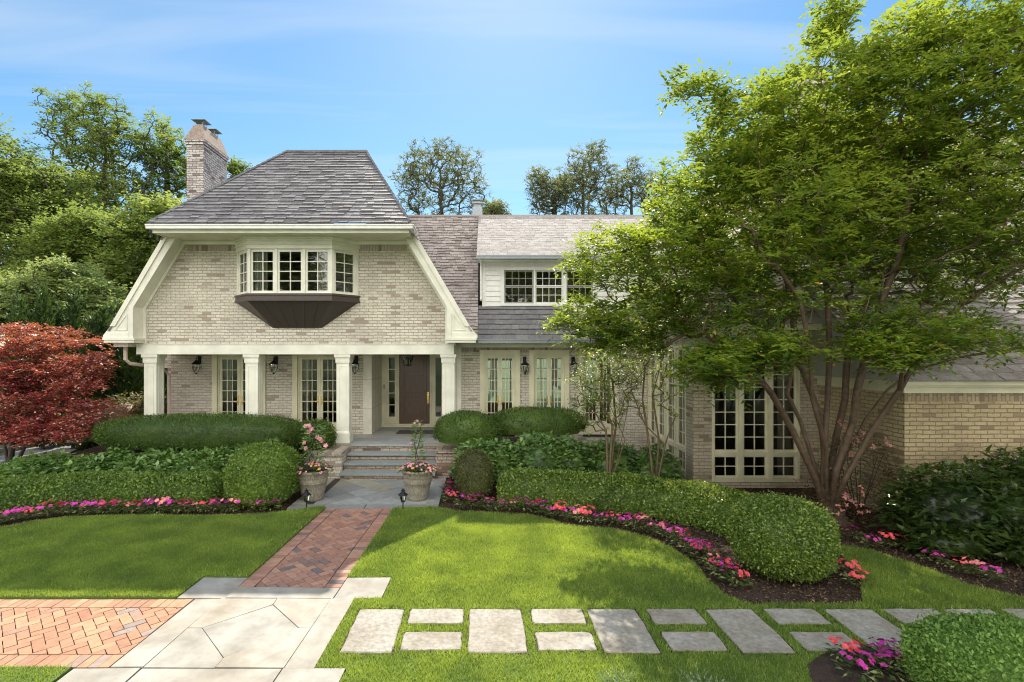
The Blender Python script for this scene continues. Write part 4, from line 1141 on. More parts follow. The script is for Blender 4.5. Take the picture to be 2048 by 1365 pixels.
# ------------------------------------------------------------------ wall lanterns, pendant
def lantern_mesh(root):
    mb = MB(); mb.box(-.05, .05, -.015, 0, -.02, .20)
    mb.tube([(0, -.015, .08), (0, -.09, .16), (0, -.15, .17), (0, -.17, .12)], .010, 6)
    mb.build('wall_bracket', M['black'], root, world=False)
    mb = MB(); c0 = (0, -.17, 0)
    mb.lathe([(.022, .10), (.03, .07), (.055, .045), (.105, .0), (.118, -.012), (.110, -.03)], c0, 12)
    mb.lathe([(.012, .10), (.018, .12), (.008, .145)], c0, 8)
    mb.build('hood', M['black'], root, world=False)
    mb = MB()
    for k in range(6):
        a = k*math.pi/3
        pr = [(.105, -.03), (.108, -.10), (.09, -.17), (.05, -.235), (.02, -.26)]
        mb.tube([(math.cos(a)*r, -.17+math.sin(a)*r, z) for r, z in pr], .0045, 4)
    mb.lathe([(.03, -.262), (.02, -.28), (.006, -.30)], c0, 8)
    mb.lathe([(.11, -.10), (.113, -.105), (.11, -.11)], c0, 12, cap=False)
    mb.build('cage', M['black'], root, world=False)
    mb = MB(); mb.lathe([(.098, -.03), (.100, -.10), (.083, -.17), (.045, -.232)], c0, 12, cap=False)
    mb.build('glass_shade', M['lamp_glass'], root, world=False, smooth=True)
    mb = MB()
    for k in range(3):
        a = k*2.1; mb.lathe([(.008, -.20), (.008, -.11), (.010, -.10), (.002, -.075)], (math.cos(a)*.03, -.17+math.sin(a)*.03, 0), 6)
    mb.build('candle_bulb', M['curtain'], root, world=False)
wl = None
spots = [((393-965)*13.85/1020, 'lantern left of the first glazed doors on the porch'), ((548-965)*13.85/1020, 'lantern between the two pairs of glazed doors on the porch'),
         ((710-965)*13.85/1020, 'lantern half hidden behind the third porch column'), ((1050-965)*13.85/1020, 'lantern between the narrow glazed doors right of the porch'),
         ((1148-965)*13.85/1020, 'lantern right of the second narrow glazed doors, by the tree')]
for i, (x, lab) in enumerate(spots):
    z = 2.60 if i < 3 else 2.58
    if wl is None:
        wl = thing('wall_lantern', (x, WY, z), '', 'wall lantern', 'lanterns along the house front'); lantern_mesh(wl); o = wl
    else:
        o = copy_tree(wl); o.location = (x, WY, z)
    o['label'] = 'black iron ' + lab
pl = thing('pendant_lantern', (-1.95, 13.3, 2.75), 'dark glass pendant lantern hanging before the front door', 'pendant lamp')
mb = MB(); mb.tube([(0,0,.10),(0,0,.29)], .006, 6); mb.lathe([(.16,.06),(.05,.10),(.012,.12)], (0,0,0), 4)
for k in range(4):
    a = k*math.pi/2; mb.tube([(math.cos(a)*.16, math.sin(a)*.16, .06), (math.cos(a)*.09, math.sin(a)*.09, -.20)], .006, 4)
mb.lathe([(.09,-.205),(.09,-.195)], (0,0,0), 4); mb.build('frame', M['black'], pl, world=False)
mb = MB(); mb.lathe([(.085,-.195),(.152,.06)], (0,0,0), 4, cap=False); mb.build('glass_shade', M['lamp_glass'], pl, world=False)
mb = MB()
for k in range(3): mb.lathe([(.01,-.15),(.01,-.04),(.002,-.01)], (math.cos(k*2.1)*.04, math.sin(k*2.1)*.04, 0), 6)
mb.build('candle_bulb', M['curtain'], pl, world=False)

# ------------------------------------------------------------------ path lights and pots
pth = None
for (px, py, lab) in ((613, 1022, 'black lantern path light in front of the left urn'), (806, 1022, 'black lantern path light in front of the right urn'), (905, 975, 'black path light standing among flowers right of the steps')):
    x, y = G(px, py)
    if pth is None:
        pth = thing('path_light', (x, y, 0), '', 'path light', 'lantern lights along the walk')
        mb = MB(); mb.tube([(0,0,-.05),(0,0,.17)], .011, 8); mb.lathe([(.035,0),(.03,.012),(.011,.02)], (0,0,0), 10); mb.build('post', M['black'], pth, world=False)
        mb = MB()
        for k in range(6):
            a = k*math.pi/3; mb.tube([(math.cos(a)*.035, math.sin(a)*.035, .175), (math.cos(a)*.062, math.sin(a)*.062, .285)], .0045, 4)
        mb.lathe([(.038,.165),(.038,.178)], (0,0,0), 6); mb.lathe([(.067,.283),(.067,.292)], (0,0,0), 6)
        mb.build('lamp_frame', M['black'], pth, world=False)
        mb = MB(); mb.lathe([(.092,.288),(.088,.298),(.030,.345),(.028,.36),(.038,.368),(.036,.378),(.012,.385),(.014,.40),(.003,.412)], (0,0,0), 6); mb.build('cap', M['black'], pth, world=False)
        mb = MB(); mb.lathe([(.033,.178),(.058,.284)], (0,0,0), 6, cap=False); mb.build('glass_shade', M['lamp_glass'], pth, world=False)
        o = pth
    else:
        o = copy_tree(pth); o.location = (x, y, 0)
    o['label'] = lab

POTS = [(-3.32, 10.0, .31), (-1.275, 10.02, .31)]
pot0 = None
for i, (x, y, r) in enumerate(POTS):
    if pot0 is None:
        pot0 = thing('planter_urn', (x, y, .017), '', 'planter', 'tall stone planters at the foot of the steps')
        prof = [(.175,0),(.185,.01),(.20,.05),(.245,.25),(.262,.34),(.270,.345),(.272,.36),(.268,.37),(.276,.385),(.276,.40),(.272,.41),(.284,.47),(.287,.53),(.300,.54),(.305,.56),(.300,.585),(.29,.59),(.272,.58),(.262,.55)]
        mb = MB(); mb.lathe(prof, (0,0,0), 40, cap=False); mb.build('pot', M['pot'], pot0, world=False, smooth=True)
        mb = MB()
        for k in range(40):                                    # rope and leaf band near the rim
            a = k*2*math.pi/40; rr = .286
            p0 = Vector((math.cos(a)*rr, math.sin(a)*rr, .44+.015*(k % 2))); p1_ = Vector((math.cos(a+.1)*rr, math.sin(a+.1)*rr, .48-.015*(k % 2)))
            mb.tube([p0, (p0+p1_)/2*1.01, p1_], [.006, .012, .005], 5)
        mb.build('relief_band', M['pot'], pot0, world=False)
        mb = MB(); mb.lathe([(.001,.53),(.268,.535)], (0,0,0), 24); mb.build('soil', M['mulch'], pot0, world=False)
        o = pot0
    else:
        o = copy_tree(pot0); o.location = (x, y, .017); o.rotation_euler = (0, 0, .4)
    o['label'] = ('tall ribbed stone planter left of the walk, beside the clipped round bush', 'tall ribbed stone planter right of the walk, by the flower edging')[i]
# ================================================================== plants
def unit(a): return a / (np.linalg.norm(a, axis=-1, keepdims=True) + 1e-9)
def rdir(n): return unit(rng.normal(size=(n, 3)))

def leaf_tris(P, A, N, L, Wd, fold=.18, mid=.45):
    """one folded leaf per row: base P, axis A, face normal N, length L, width Wd"""
    n = len(P); A = unit(A); S = unit(np.cross(A, N)); N = unit(np.cross(S, A))
    L = np.broadcast_to(np.asarray(L, float), (n,))[:, None]; Wd = np.broadcast_to(np.asarray(Wd, float), (n,))[:, None]
    m = P + A*L*mid + N*Wd*fold
    V = np.stack([P, m+S*Wd*.5, P+A*L - N*L*.08, m-S*Wd*.5], axis=1).reshape(-1, 3)
    i = np.arange(n)[:, None]*4
    T = np.concatenate([np.stack([i+0, i+1, i+2], axis=-1), np.stack([i+0, i+2, i+3], axis=-1)], axis=1).reshape(-1, 3)
    return V, T

class NP:
    """accumulates triangle batches with material index"""
    def __init__(s): s.V = []; s.T = []; s.m = []; s.n = 0
    def add(s, V, T, mi=0):
        s.V.append(V); s.T.append(T + s.n); s.m.append(np.full(len(T), mi)); s.n += len(V); return s
    def build(s, name, mats, parent=None, world=True):
        return mesh_np(name, np.concatenate(s.V), np.concatenate(s.T), mats, parent, np.concatenate(s.m), world)

def wob(P, f=2.0, seed=0):
    """cheap smooth noise in -1..1"""
    r = np.random.default_rng(seed); o = 0
    for k in range(4):
        d = r.normal(size=3)*f*(1+.6*k); o = o + np.sin(P @ d + r.uniform(0, 6.28))/(1+.5*k)
    return o/2.4

def grid_tris(nu, nv, closed_u=False):
    T = []
    for j in range(nv-1):
        for i in range(nu-1 if not closed_u else nu):
            a = j*nu+i; b = j*nu+(i+1) % nu; c = (j+1)*nu+(i+1) % nu; d = (j+1)*nu+i
            T += [(a, b, c), (a, c, d)]
    return np.array(T)

# ---- superellipsoid shrub surface
def ell_surface(c, r, n, zmin=-.3, e=2.4, bump_=.05, seed=0, depth=.06):
    """n random points on a rounded form; c centre, r radii; z below zmin*rz dropped"""
    out = []; nn = 0
    D = rdir(int(n*2.2)); D = D[D[:, 2] > zmin]
    # area weight roughly
    p = np.abs(D/ (np.abs(D)**e).sum(1)[:, None]**(1/e)) * np.sign(D)
    w = np.linalg.norm(np.cross(p*0+D, D)+1, axis=1)
    p = p[:n]; 
    nrm = unit(np.sign(p)*np.abs(p)**(e-1)/np.array(r))
    P = p*np.array(r)
    k = 1 + bump_*wob(P, 3.0/max(r), seed)
    P = P*k[:, None] + np.array(c)
    dd = rng.random(len(P))**2*depth; st_ = rng.random(len(P)) < .035; dd = np.where(st_, -rng.uniform(.02, .045, len(P))/1.6, dd)
    return P - nrm*(dd*1.6)[:, None], nrm
def core_ell(c, r, e=2.4, s=.90, zmin=-.35, bump_=.05, seed=0, nu=28, nv=14):
    V = []
    for j in range(nv):
        ph = -math.pi/2*min(1, -zmin*1.0) + (math.pi/2*(1+min(1, -zmin)))*j/(nv-1)
        for i in range(nu):
            th = 2*math.pi*i/nu; V.append((math.cos(ph)*math.cos(th), math.cos(ph)*math.sin(th), math.sin(ph)))
    D = np.array(V); p = D/((np.abs(D)**e).sum(1)[:, None]**(1/e)+1e-9)
    P = p*np.array(r); P = P*(1+bump_*wob(P, 3.0/max(r), seed))[:, None]*s + np.array(c)
    return P, grid_tris(nu, nv, True)

def clipped_shrub(name, label, cat, c, r, n, leaf, wd, mat, e=2.4, zmin=-.5, seed=0, group=None, tilt=.75, bump_=.04, depth=.05, trunk=True, upb=.2):
    """clipped round shrub: leaf shell over a leafy core, short stems"""
    root = thing(name, (c[0], c[1], max(0, c[2]-r[2])), label, cat, group)
    P, N = ell_surface(c, r, n, zmin, e, bump_, seed, depth)
    A = unit(N*tilt + rdir(len(P)) + np.array([0, 0, upb])); Nn = unit(N + rdir(len(P))*.7)
    L = leaf*rng.uniform(.7, 1.25, len(P))
    a = NP(); V, T = leaf_tris(P, A, Nn, L, L*wd); a.add(V, T)
    V, T = core_ell(c, r, e, .93, zmin, bump_, seed); a.add(V, T)
    a.build('foliage', mat, root)
    if trunk:
        mb = MB()
        for k in range(5):
            t = k*1.256+seed; mb.tube([(c[0]+math.cos(t)*.04, c[1]+math.sin(t)*.04, c[2]-r[2]-.05), (c[0]+math.cos(t)*r[0]*.35, c[1]+math.sin(t)*r[1]*.35, c[2])], [.022, .012], 5)
        mb.build('stem', M['bark_dark'], root)
    return root

# ---- hedge swept along a path
def hedge(name, label, path, w, h, zb, n_per_m, leaf, wd, mat, e=3.2, seed=0, zf=None, cat='hedge', ends=True, hvar=.04):
    path = np.array(path, float); seg = np.linalg.norm(np.diff(path, axis=0), axis=1); cum = np.r_[0, np.cumsum(seg)]; Ltot = cum[-1]
    def at(s):
        s = np.clip(s, 0, Ltot); k = np.clip(np.searchsorted(cum, s, side='right')-1, 0, len(seg)-1); t = (s-cum[k])/seg[k]
        return path[k]*(1-t)[:, None]+path[k+1]*t[:, None]
    def tang(s):
        d = at(s+.25)-at(s-.25); return d/(np.linalg.norm(d, axis=1, keepdims=True)+1e-9)
    wf = w if callable(w) else (lambda s: w); hf = h if callable(h) else (lambda s: h)
    def surf(s, a):
        """a in 0..pi over the section: superellipse; s along; ends rounded"""
        ca, sa = np.cos(a), np.sin(a); q = (np.abs(ca)**e+np.abs(sa)**e)**(1/e)
        endk = np.ones_like(s)
        if ends:
            ed = np.minimum(s, Ltot-s)/.35; endk = np.where(ed < 1, np.sqrt(np.clip(1-(1-ed)**2, 0.02, 1)), 1)
        W2 = np.array([wf(x) for x in s])/2 if callable(w) else w/2; Hh = np.array([hf(x) for x in s]) if callable(h) else h
        x = ca/q*W2*endk; z = sa/q*Hh*(.55+.45*endk)
        C = at(s); t = tang(s); nrm2 = np.stack([t[:, 1], -t[:, 0]], 1)          # towards the right of travel
        P = np.column_stack([C + nrm2*x[:, None], z])
        n = np.column_stack([nrm2*(np.sign(ca)*np.abs(ca)**(e-1))[:, None], np.abs(sa)**(e-1)*1.0])
        n = unit(n)
        P = P + n*(hvar*wob(P, 1.6, seed))[:, None]
        base = np.array([zb(x_, y_) if callable(zb) else zb for x_, y_ in P[:, :2]]) if callable(zb) else zb
        P[:, 2] += base
        return P, n
    n = int(n_per_m*Ltot); s = rng.uniform(0, Ltot, n); a = rng.uniform(0.02, math.pi-.02, n)
    P, N = surf(s, a); P -= N*np.where(rng.random(n) < .035, -rng.uniform(.02, .05, n), rng.random(n)**2*.10-.015)[:, None]
    A = unit(N*.7+rdir(n)+np.array([0,0,.2])); Nn = unit(N+rdir(n)*.7); L = leaf*rng.uniform(.7, 1.25, n)
    k = NP(); V, T = leaf_tris(P, A, Nn, L, L*wd); k.add(V, T)
    nu, nv = 15, max(8, int(Ltot*6)); ss, aa = np.meshgrid(np.linspace(0, Ltot, nv), np.linspace(0.02, math.pi-.02, nu), indexing='ij')
    P, N = surf(ss.ravel(), aa.ravel()); P -= N*.09; k.add(P, grid_tris(nu, nv))
    # end leaves
    mid = at(np.array([Ltot/2]))[0]
    root = thing(name, (mid[0], mid[1], float(zb(mid[0], mid[1])) if callable(zb) else zb), label, cat)
    k.build('foliage', mat, root)
    mb = MB()
    for q in range(int(Ltot*2.5)):
        s0 = np.array([(q+.5)/2.5]); c = at(s0)[0]; z = float(zb(c[0], c[1])) if callable(zb) else zb
        for j in range(3):
            mb.tube([(c[0], c[1], z-.05), (c[0]+random.uniform(-.15, .15), c[1]+random.uniform(-.15, .15), z+.3)], [.014, .008], 4)
    mb.build('stem', M['bark_dark'], root)
    return root

# ---- loose leafy mound (hydrangea, laurel): stems with whorls of broad leaves
def mound_leaves(acc, c, r, n, leaf, wd, zmin=0.0, layers=3, droop=.35, seed=0, mi=0):
    P, N = ell_surface(c, r, n, zmin, 2.2, .13, seed, 0)
    d = rng.random(len(P))*.28
    P = np.array(c)+(P-np.array(c))*(1-d)[:, None]
    hor = unit(rdir(len(P))*np.array([1,1,.25]) + N*.6)
    A = unit(hor + np.array([0,0,-droop])*rng.random((len(P),1)))
    Nn = unit(np.array([0,0,1.0])+N*.5+rdir(len(P))*.45)
    L = leaf*rng.uniform(.6, 1.25, len(P))
    V, T = leaf_tris(P, A, Nn, L, L*wd, fold=.12, mid=.42); acc.add(V, T, mi)
def leafy_shrub(name, label, cat, blobs, n, leaf, wd, mat, seed=0, group=None, stem=None, droop=.35, core=.72, extra=None):
    c0 = blobs[0][0]
    root = thing(name, (c0[0], c0[1], max(0, c0[2]-blobs[0][1][2]*.2)), label, cat, group)
    a = NP(); tot = sum(b_[1][0]*b_[1][1]+b_[1][0]*b_[1][2] for b_ in blobs)
    for i, (c, r) in enumerate(blobs):
        mound_leaves(a, c, r, int(n*(r[0]*r[1]+r[0]*r[2])/tot), leaf, wd, -.15, seed=seed+i, droop=droop)
        if core:
            V, T = core_ell(c, r, 2.2, core, -.2, .13, seed+i, 20, 9); a.add(V, T)
    mats = [mat]
    if extra: extra(a); 
    a.build('foliage', mats if not extra else [mat, extra.mat], root)
    mb = MB()
    for (c, r) in blobs:
        for k in range(6):
            t = random.uniform(0, 6.28); q = random.uniform(.2, .7)
            mb.tube([(c[0]+math.cos(t)*.08, c[1]+math.sin(t)*.08, c[2]-r[2]*.3-.1), (c[0]+math.cos(t)*r[0]*q, c[1]+math.sin(t)*r[1]*q, c[2]+r[2]*.55)], [.012, .006], 4)
    mb.build('stem', stem or M['bark_dark'], root)
    return root

# ---- trees: limbs grown towards leaf clusters
def grow(stems, centers, curve=.25, rtip=.006, rbase=.2, jitter=.05, reach=.35, seg=3):
    """stems: list of (m,3) polylines from the base. returns node positions, parents, radii, cluster node ids"""
    P = [np.array(stems[0][0], float)]; par = [-1]
    for st in stems:
        last = 0
        for p in st[1:]:
            # subdivide
            p = np.array(p, float); a = P[last]; m = max(1, int(np.linalg.norm(p-a)/.5))
            for k in range(1, m+1):
                P.append(a+(p-a)*k/m + (rng.normal(size=3)*jitter*.4 if k < m else 0)); par.append(last if k == 1 else len(P)-2)
            last = len(P)-1
    base = P[0]
    n0 = len(P); cap = n0 + len(centers)*seg + 1
    arr = np.zeros((cap, 3)); arr[:n0] = P; cnt = n0; par = par + [0]*(cap-n0)
    dist0 = np.zeros(cap); 
    for i in range(1, n0): dist0[i] = dist0[par[i]]+np.linalg.norm(arr[i]-arr[par[i]])
    order = np.argsort(np.linalg.norm(centers-base, axis=1)); tips = np.zeros(len(centers), int)
    for ci in order:
        c = centers[ci]; d = np.linalg.norm(arr[:cnt]-c, axis=1)
        cost = d + reach*dist0[:cnt]*.25 + np.where(arr[:cnt, 2] > c[2]+.1, d*.6, 0)
        j = int(np.argmin(cost[1:] if cnt > 1 else cost)) + (1 if cnt > 1 else 0)
        a = arr[j]; pj = par[j]; dr = (a-arr[pj]) if pj >= 0 else np.array([0,0,1.])
        dr = dr/(np.linalg.norm(dr)+1e-9); D = np.linalg.norm(c-a); last = j
        for k in range(1, seg+1):
            t = k/seg; q = a+(c-a)*t + dr*D*curve*math.sin(math.pi*t) + (rng.normal(size=3)*jitter*D*.4 if k < seg else 0)
            arr[cnt] = q; par[cnt] = last; dist0[cnt] = dist0[last]+np.linalg.norm(q-arr[last]); last = cnt; cnt += 1
        tips[ci] = last
    w = np.zeros(cnt); w[tips] = 1
    for i in range(cnt-1, 0, -1): w[par[i]] += w[i]
    w = np.maximum(w, 1)
    e = math.log(rbase/rtip)/math.log(max(w[0], 2)); rad = rtip*w**e
    return arr[:cnt], np.array(par[:cnt]), rad, tips
def limbs(P, par, rad, ns=6, rmin=0, skip=None):
    i = np.arange(1, len(P)); i = i[rad[i] >= rmin]
    if skip is not None: i = i[~skip[i]]
    p = par[i]; a, b_ = P[p], P[i]; d = unit(b_-a)
    ref = np.where(np.abs(d[:, 2:3]) < .9, np.array([[0,0,1.]]), np.array([[1.,0,0]]))
    u = unit(np.cross(d, ref)); v = np.cross(d, u); ra = np.minimum(rad[p], rad[i]*1.6)[:, None]; rb = rad[i][:, None]
    V = []
    for k in range(ns):
        t = 2*math.pi*k/ns; V.append(a-d*ra*.25+(u*math.cos(t)+v*math.sin(t))*ra)
    for k in range(ns):
        t = 2*math.pi*k/ns; V.append(b_+(u*math.cos(t)+v*math.sin(t))*rb)
    V = np.stack(V, 1).reshape(-1, 3); o = np.arange(len(i))[:, None]*2*ns; T = []
    for k in range(ns):
        j = (k+1) % ns
        T += [np.concatenate([o+k, o+j, o+ns+j], 1), np.concatenate([o+k, o+ns+j, o+ns+k], 1)]
    return V, np.concatenate(T)
def lobe_points(lobes, n, shell=.55):
    """lobes: (centre, radii, weight)"""
    w = np.array([l[2] for l in lobes], float); w /= w.sum(); out = []
    for (c, r, _), k in zip(lobes, (w*n).astype(int)):
        d = rdir(k); q = shell+(1-shell)*rng.random(k)**.7 if shell else rng.random(k)**(1/3)
        inner = rng.random(k) < .3; q = np.where(inner, rng.random(k)**.5, q)
        out.append(np.array(c)+d*np.array(r)*q[:, None])
    return np.concatenate(out)
def sprays(C, D, k, m, tl, leaf, wd, flat=.5, up=.15, droop=.1, spread=1.0):
    """k twigs per cluster centre, m leaves along each, alternating sides"""
    n = len(C)*k; C2 = np.repeat(C, k, 0); D2 = np.repeat(D, k, 0)
    tw = unit(D2*.6+rdir(n)*spread*np.array([1,1,flat])+np.array([0,0,up])); tl2 = tl*rng.uniform(.5, 1.2, n)
    n2 = n*m; t = np.tile((np.arange(m)+.6)/m, n); TW = np.repeat(tw, m, 0); TL = np.repeat(tl2, m)
    P = np.repeat(C2, m, 0)+TW*(TL*t)[:, None] + rng.normal(size=(n2, 3))*.012 + np.array([0,0,-1])*(droop*TL*t*t)[:, None]
    side = unit(np.cross(TW, np.array([0,0,1.])+rdir(n2)*.2))*np.tile(np.where(np.arange(m) % 2, 1, -1), n)[:, None]
    A = unit(TW*.55+side*.9+rdir(n2)*.3); N = unit(np.array([0,0,1.])+rdir(n2)*.55)
    L = leaf*rng.uniform(.65, 1.2, n2)
    return leaf_tris(P, A, N, L, L*wd)

def tree(name, label, stems, lobes, n, bark, mat, rbase, k=4, m=7, tl=.3, leaf=.06, wd=.5, cat='tree', group=None, rtip=.006, shell=.5, rmin=0., ns=6, filt=None, curve=.25, flat=.6, spread=1.0, droop=.1, reach=.35, jitter=.05, at=None):
    b0 = stems[0][0]
    root = thing(name, tuple(float(x) for x in b0), label, cat, group)
    C = lobe_points(lobes, n, shell)
    if filt is not None: C = C[filt(C)]
    P, par, rad, tips = grow(stems, C, rtip=rtip, rbase=rbase, curve=curve, reach=reach, jitter=jitter)
    V, T = limbs(P, par, rad, ns, rmin)
    mesh_np('trunk', V, T, bark, root)
    D = unit(P[tips]-P[par[tips]])
    V, T = sprays(P[tips], D, k, m, tl, leaf, wd, flat=flat, spread=spread, droop=droop)
    mesh_np('crown', V, T, mat, root)
    return root

def pxl(px, py, rx, ry, Y, rd, w=1.0):
    c = W(px, py, Y); s_ = Y/F
    return (c, (rx*s_, rd, ry*s_), w*rx*ry/10000*1.0)

# ------------------------------------------------------------------ lawns
Lw = lambda px, py: G(px, py)
pathL = lambda y: SH(PL, y); pathR = lambda y: SH(PR, y)
lawn1 = [(-16, 5.985), (-16, 7.9), Lw(-160, 1075), Lw(0, 1062), Lw(60, 1049), Lw(130, 1040), Lw(250, 1036), Lw(400, 1037), Lw(470, 1036), Lw(550, 1031), Lw(605, 1024), Lw(640, 1019), (pathL(9.42), 9.42), (pathL(6.54), 6.54), (SH(-3.59, 6.54), 6.54), (SH(-3.59, 5.985), 5.985)]
bed_edge = [Lw(877, 1018), Lw(915, 1026), Lw(977, 1029), Lw(1056, 1032), Lw(1136, 1053), Lw(1231, 1062), Lw(1294, 1077), Lw(1342, 1099), Lw(1390, 1130), Lw(1415, 1162), Lw(1453, 1194), Lw(1497, 1211)]
lawn2 = [(pathR(9.42), 9.42)] + bed_edge + [Lw(1600, 1211), Lw(1726, 1209), Lw(1722, 1160), Lw(1690, 1120), Lw(1675, 1092), Lw(1748, 1105), Lw(1811, 1127), Lw(1875, 1149), Lw(1938, 1174), Lw(2048, 1199), (8.2, 5.75), (9.5, 5.6), (9.5, 3.3),
         (SH(-1.19, 3.3), 3.3), (SH(-1.19, 4.655), 4.655), (SH(-1.485, 4.66), 4.66), (SH(-1.485, 5.975), 5.975), (SH(-1.17, 5.98), 5.98), (SH(-1.17, 6.54), 6.54), (pathR(6.54), 6.54)]
lawn3 = [(-9, 3.3), (-9, 4.655), (SH(-3.70, 4.655), 4.655), (SH(-3.70, 3.3), 3.3)]
nearbed = [Lw(1622, 1365), Lw(1615, 1335), Lw(1640, 1315), Lw(1690, 1300), Lw(1760, 1290), Lw(1850, 1290), (6.2, 4.9), (6.2, 3.3), (2.9, 3.3)]
for lw in (lawn1, lawn2, lawn3):
    mb = MB(); mb.prism_z(ccw(lw), -.05, .010 if lw is lawn2 else .030)
    structure(mb.build('lawn', M['soil_grass']))
mb = MB()
for a, b_, c, d in stones: mb.box(a-.006, b_+.006, c-.006, d+.008, .0, .0145)
structure(mb.build('soil_edging', M['mulch']))
mb = MB(); mb.prism_z(ccw(nearbed), .0, .022); structure(mb.build('near_flower_bed', M['mulch']))

def blades(poly, n, exclude_rects=(), excl_poly=(), ybias=0):
    poly = np.array(poly); x0, y0 = poly.min(0); x1, y1 = poly.max(0)
    y0 = max(y0, 3.4); x0 = max(x0, -10.5)
    X = rng.uniform(x0, x1, n); Y = rng.uniform(y0, y1, n)
    ok = pip(poly, X, Y) & (X > -(965/F)*Y-.4) & (X < (1083/F)*Y+.4)
    for (a, b_, c, d) in exclude_rects: ok &= ~((X > a) & (X < b_) & (Y > c) & (Y < d))
    for p_ in excl_poly: ok &= ~pip(p_, X, Y)
    return np.column_stack([X[ok], Y[ok]])
def grass_mesh(name, pts, label, hgt=.042, z=.026):
    n = len(pts); P = np.column_stack([pts, np.full(n, z)])
    lean = rng.normal(size=(n, 3))*np.array([.42, .42, 0]); A = unit(lean+np.array([0,0,1.]))
    # mowing: gentle patchwise lean and height change
    wv = wob(P*np.array([1,1,0]), .9, 4); h = hgt*rng.uniform(.55, 1.3, n)*(1+.12*wv+.18*wob(P*np.array([1,1,0]), 7.0, 9))
    S = unit(np.cross(A, rdir(n))); wd = rng.uniform(.007, .014, n)[:, None]*.5*(P[:, 1:2]/6); h = h*(P[:, 1]/6)**.4
    V = np.stack([P-S*wd, P+S*wd, P+A*h[:, None]], 1).reshape(-1, 3); T = np.arange(n*3).reshape(-1, 3)
    o = mesh_np(name, V, T, M['grass']); tag(o, label, 'grass', kind='stuff'); return o
GN = 1.0
p1_ = blades(lawn1, int(520000*GN)); p3_ = blades(lawn3, int(60000*GN))
p2_ = blades(lawn2, int(800000*GN), [(a-.0, b_+.0, c-.0, d+.0) for a, b_, c, d in stones], [nearbed])
grass_mesh('grass', p1_, 'short mown grass of the shaded lawn left of the brick path')
grass_mesh('grass', p2_, 'short mown grass of the sunny lawn right of the brick path', .047, .006)
grass_mesh('grass', p3_, 'patch of mown grass below the brick drive at the near left corner')

# mulch chips
def chips(n, xr, yr, ok):
    X = rng.uniform(*xr, n); Y = rng.uniform(*yr, n); k = ok(X, Y); X, Y = X[k], Y[k]; n = len(X)
    Z = np.array([bed_z(x, y) for x, y in zip(X, Y)])
    P = np.column_stack([X, Y, Z-.005]); A = unit(rdir(n)*np.array([1,1,.35])); L = rng.uniform(.015, .055, n)
    V, T = leaf_tris(P, A, unit(np.array([0,0,1.])+rdir(n)*.6), L, L*.35, fold=.3)
    o = mesh_np('mulch_chips', V, T, M['chip']); tag(o, 'dark shredded bark mulch scattered over the flower beds', 'mulch', kind='stuff')
M['chip'] = leaf_mat('bark_chip', [(0, (.03,.018,.012)), (.5, (.10,.058,.040)), (.85, (.20,.125,.09)), (1, (.38,.28,.20))], (.1,.06,.04), .05, rough=.9, spec=.2)
lw_all = [np.array(l) for l in (lawn1, lawn2)]
chips(170000, (-9, 8), (4, 11.5), lambda X, Y: ~(pip(lw_all[0], X, Y) | pip(lw_all[1], X, Y)) & ~((X > -3.65) & (X < -.8) & (Y > 6) & (Y < 11.7)) & ~((X < -1.4) & (Y < 6.6)))

# ------------------------------------------------------------------ hedges and shrubs
BZ = lambda x, y: max(0, bed_z(x, y)-.02)
hedge('box_hedge', 'long low clipped box hedge left of the steps, behind the magenta flowers', [(-12.4, 8.3), (-10.8, 9.15), (-9.5, 9.55), (-8.2, 9.8), (-5.0, 9.95)], .95, .50, 0.0, 4600, .050, .55, M['box'], seed=3)
hedge('box_hedge', 'clipped box hedge right of the steps, curving toward the big round bush', [(.30, 9.95), (1.6, 9.75), (2.9, 9.35), (3.75, 8.75), (4.3, 7.9), (4.45, 7.35)], .72, .60, 0.0, 4600, .050, .55, M['box_light'], seed=4)
clipped_shrub('round_boxwood', 'large ball-clipped box bush at the end of the left hedge, beside the left urn', 'shrub', (-4.20, 9.85, .50), (.66, .64, .61), 14000, .046, .55, M['box'], e=2.5, seed=11)
clipped_shrub('round_boxwood', 'big dome-clipped box bush in front of the multi-stemmed tree', 'shrub', (3.98, 6.78, .45), (.585, .59, .50), 20000, .040, .55, M['box_light'], e=2.6, seed=12, zmin=-.75)
clipped_shrub('round_boxwood', 'dull olive rounded bush between the steps and the right hedge', 'shrub', (-.17, 10.15, .42), (.37, .36, .52), 6500, .040, .5, leaf_mat('dull_leaf', [(0,(.05,.06,.02)),(.6,(.10,.11,.04)),(1,(.17,.17,.08))], (.2,.22,.06), .25), e=2.3, seed=13, bump_=.09, zmin=-.8)
clipped_shrub('round_boxwood', 'bright green clipped bush at the bottom right corner of the garden', 'shrub', (4.34, 4.18, .24), (.70, .52, .37), 19000, .036, .55, leaf_mat('bright_box_leaf', [(0,(.10,.19,.04)),(.5,(.18,.31,.07)),(1,(.30,.46,.13))], (.34,.5,.1), .3), e=2.6, seed=14, zmin=-.7)
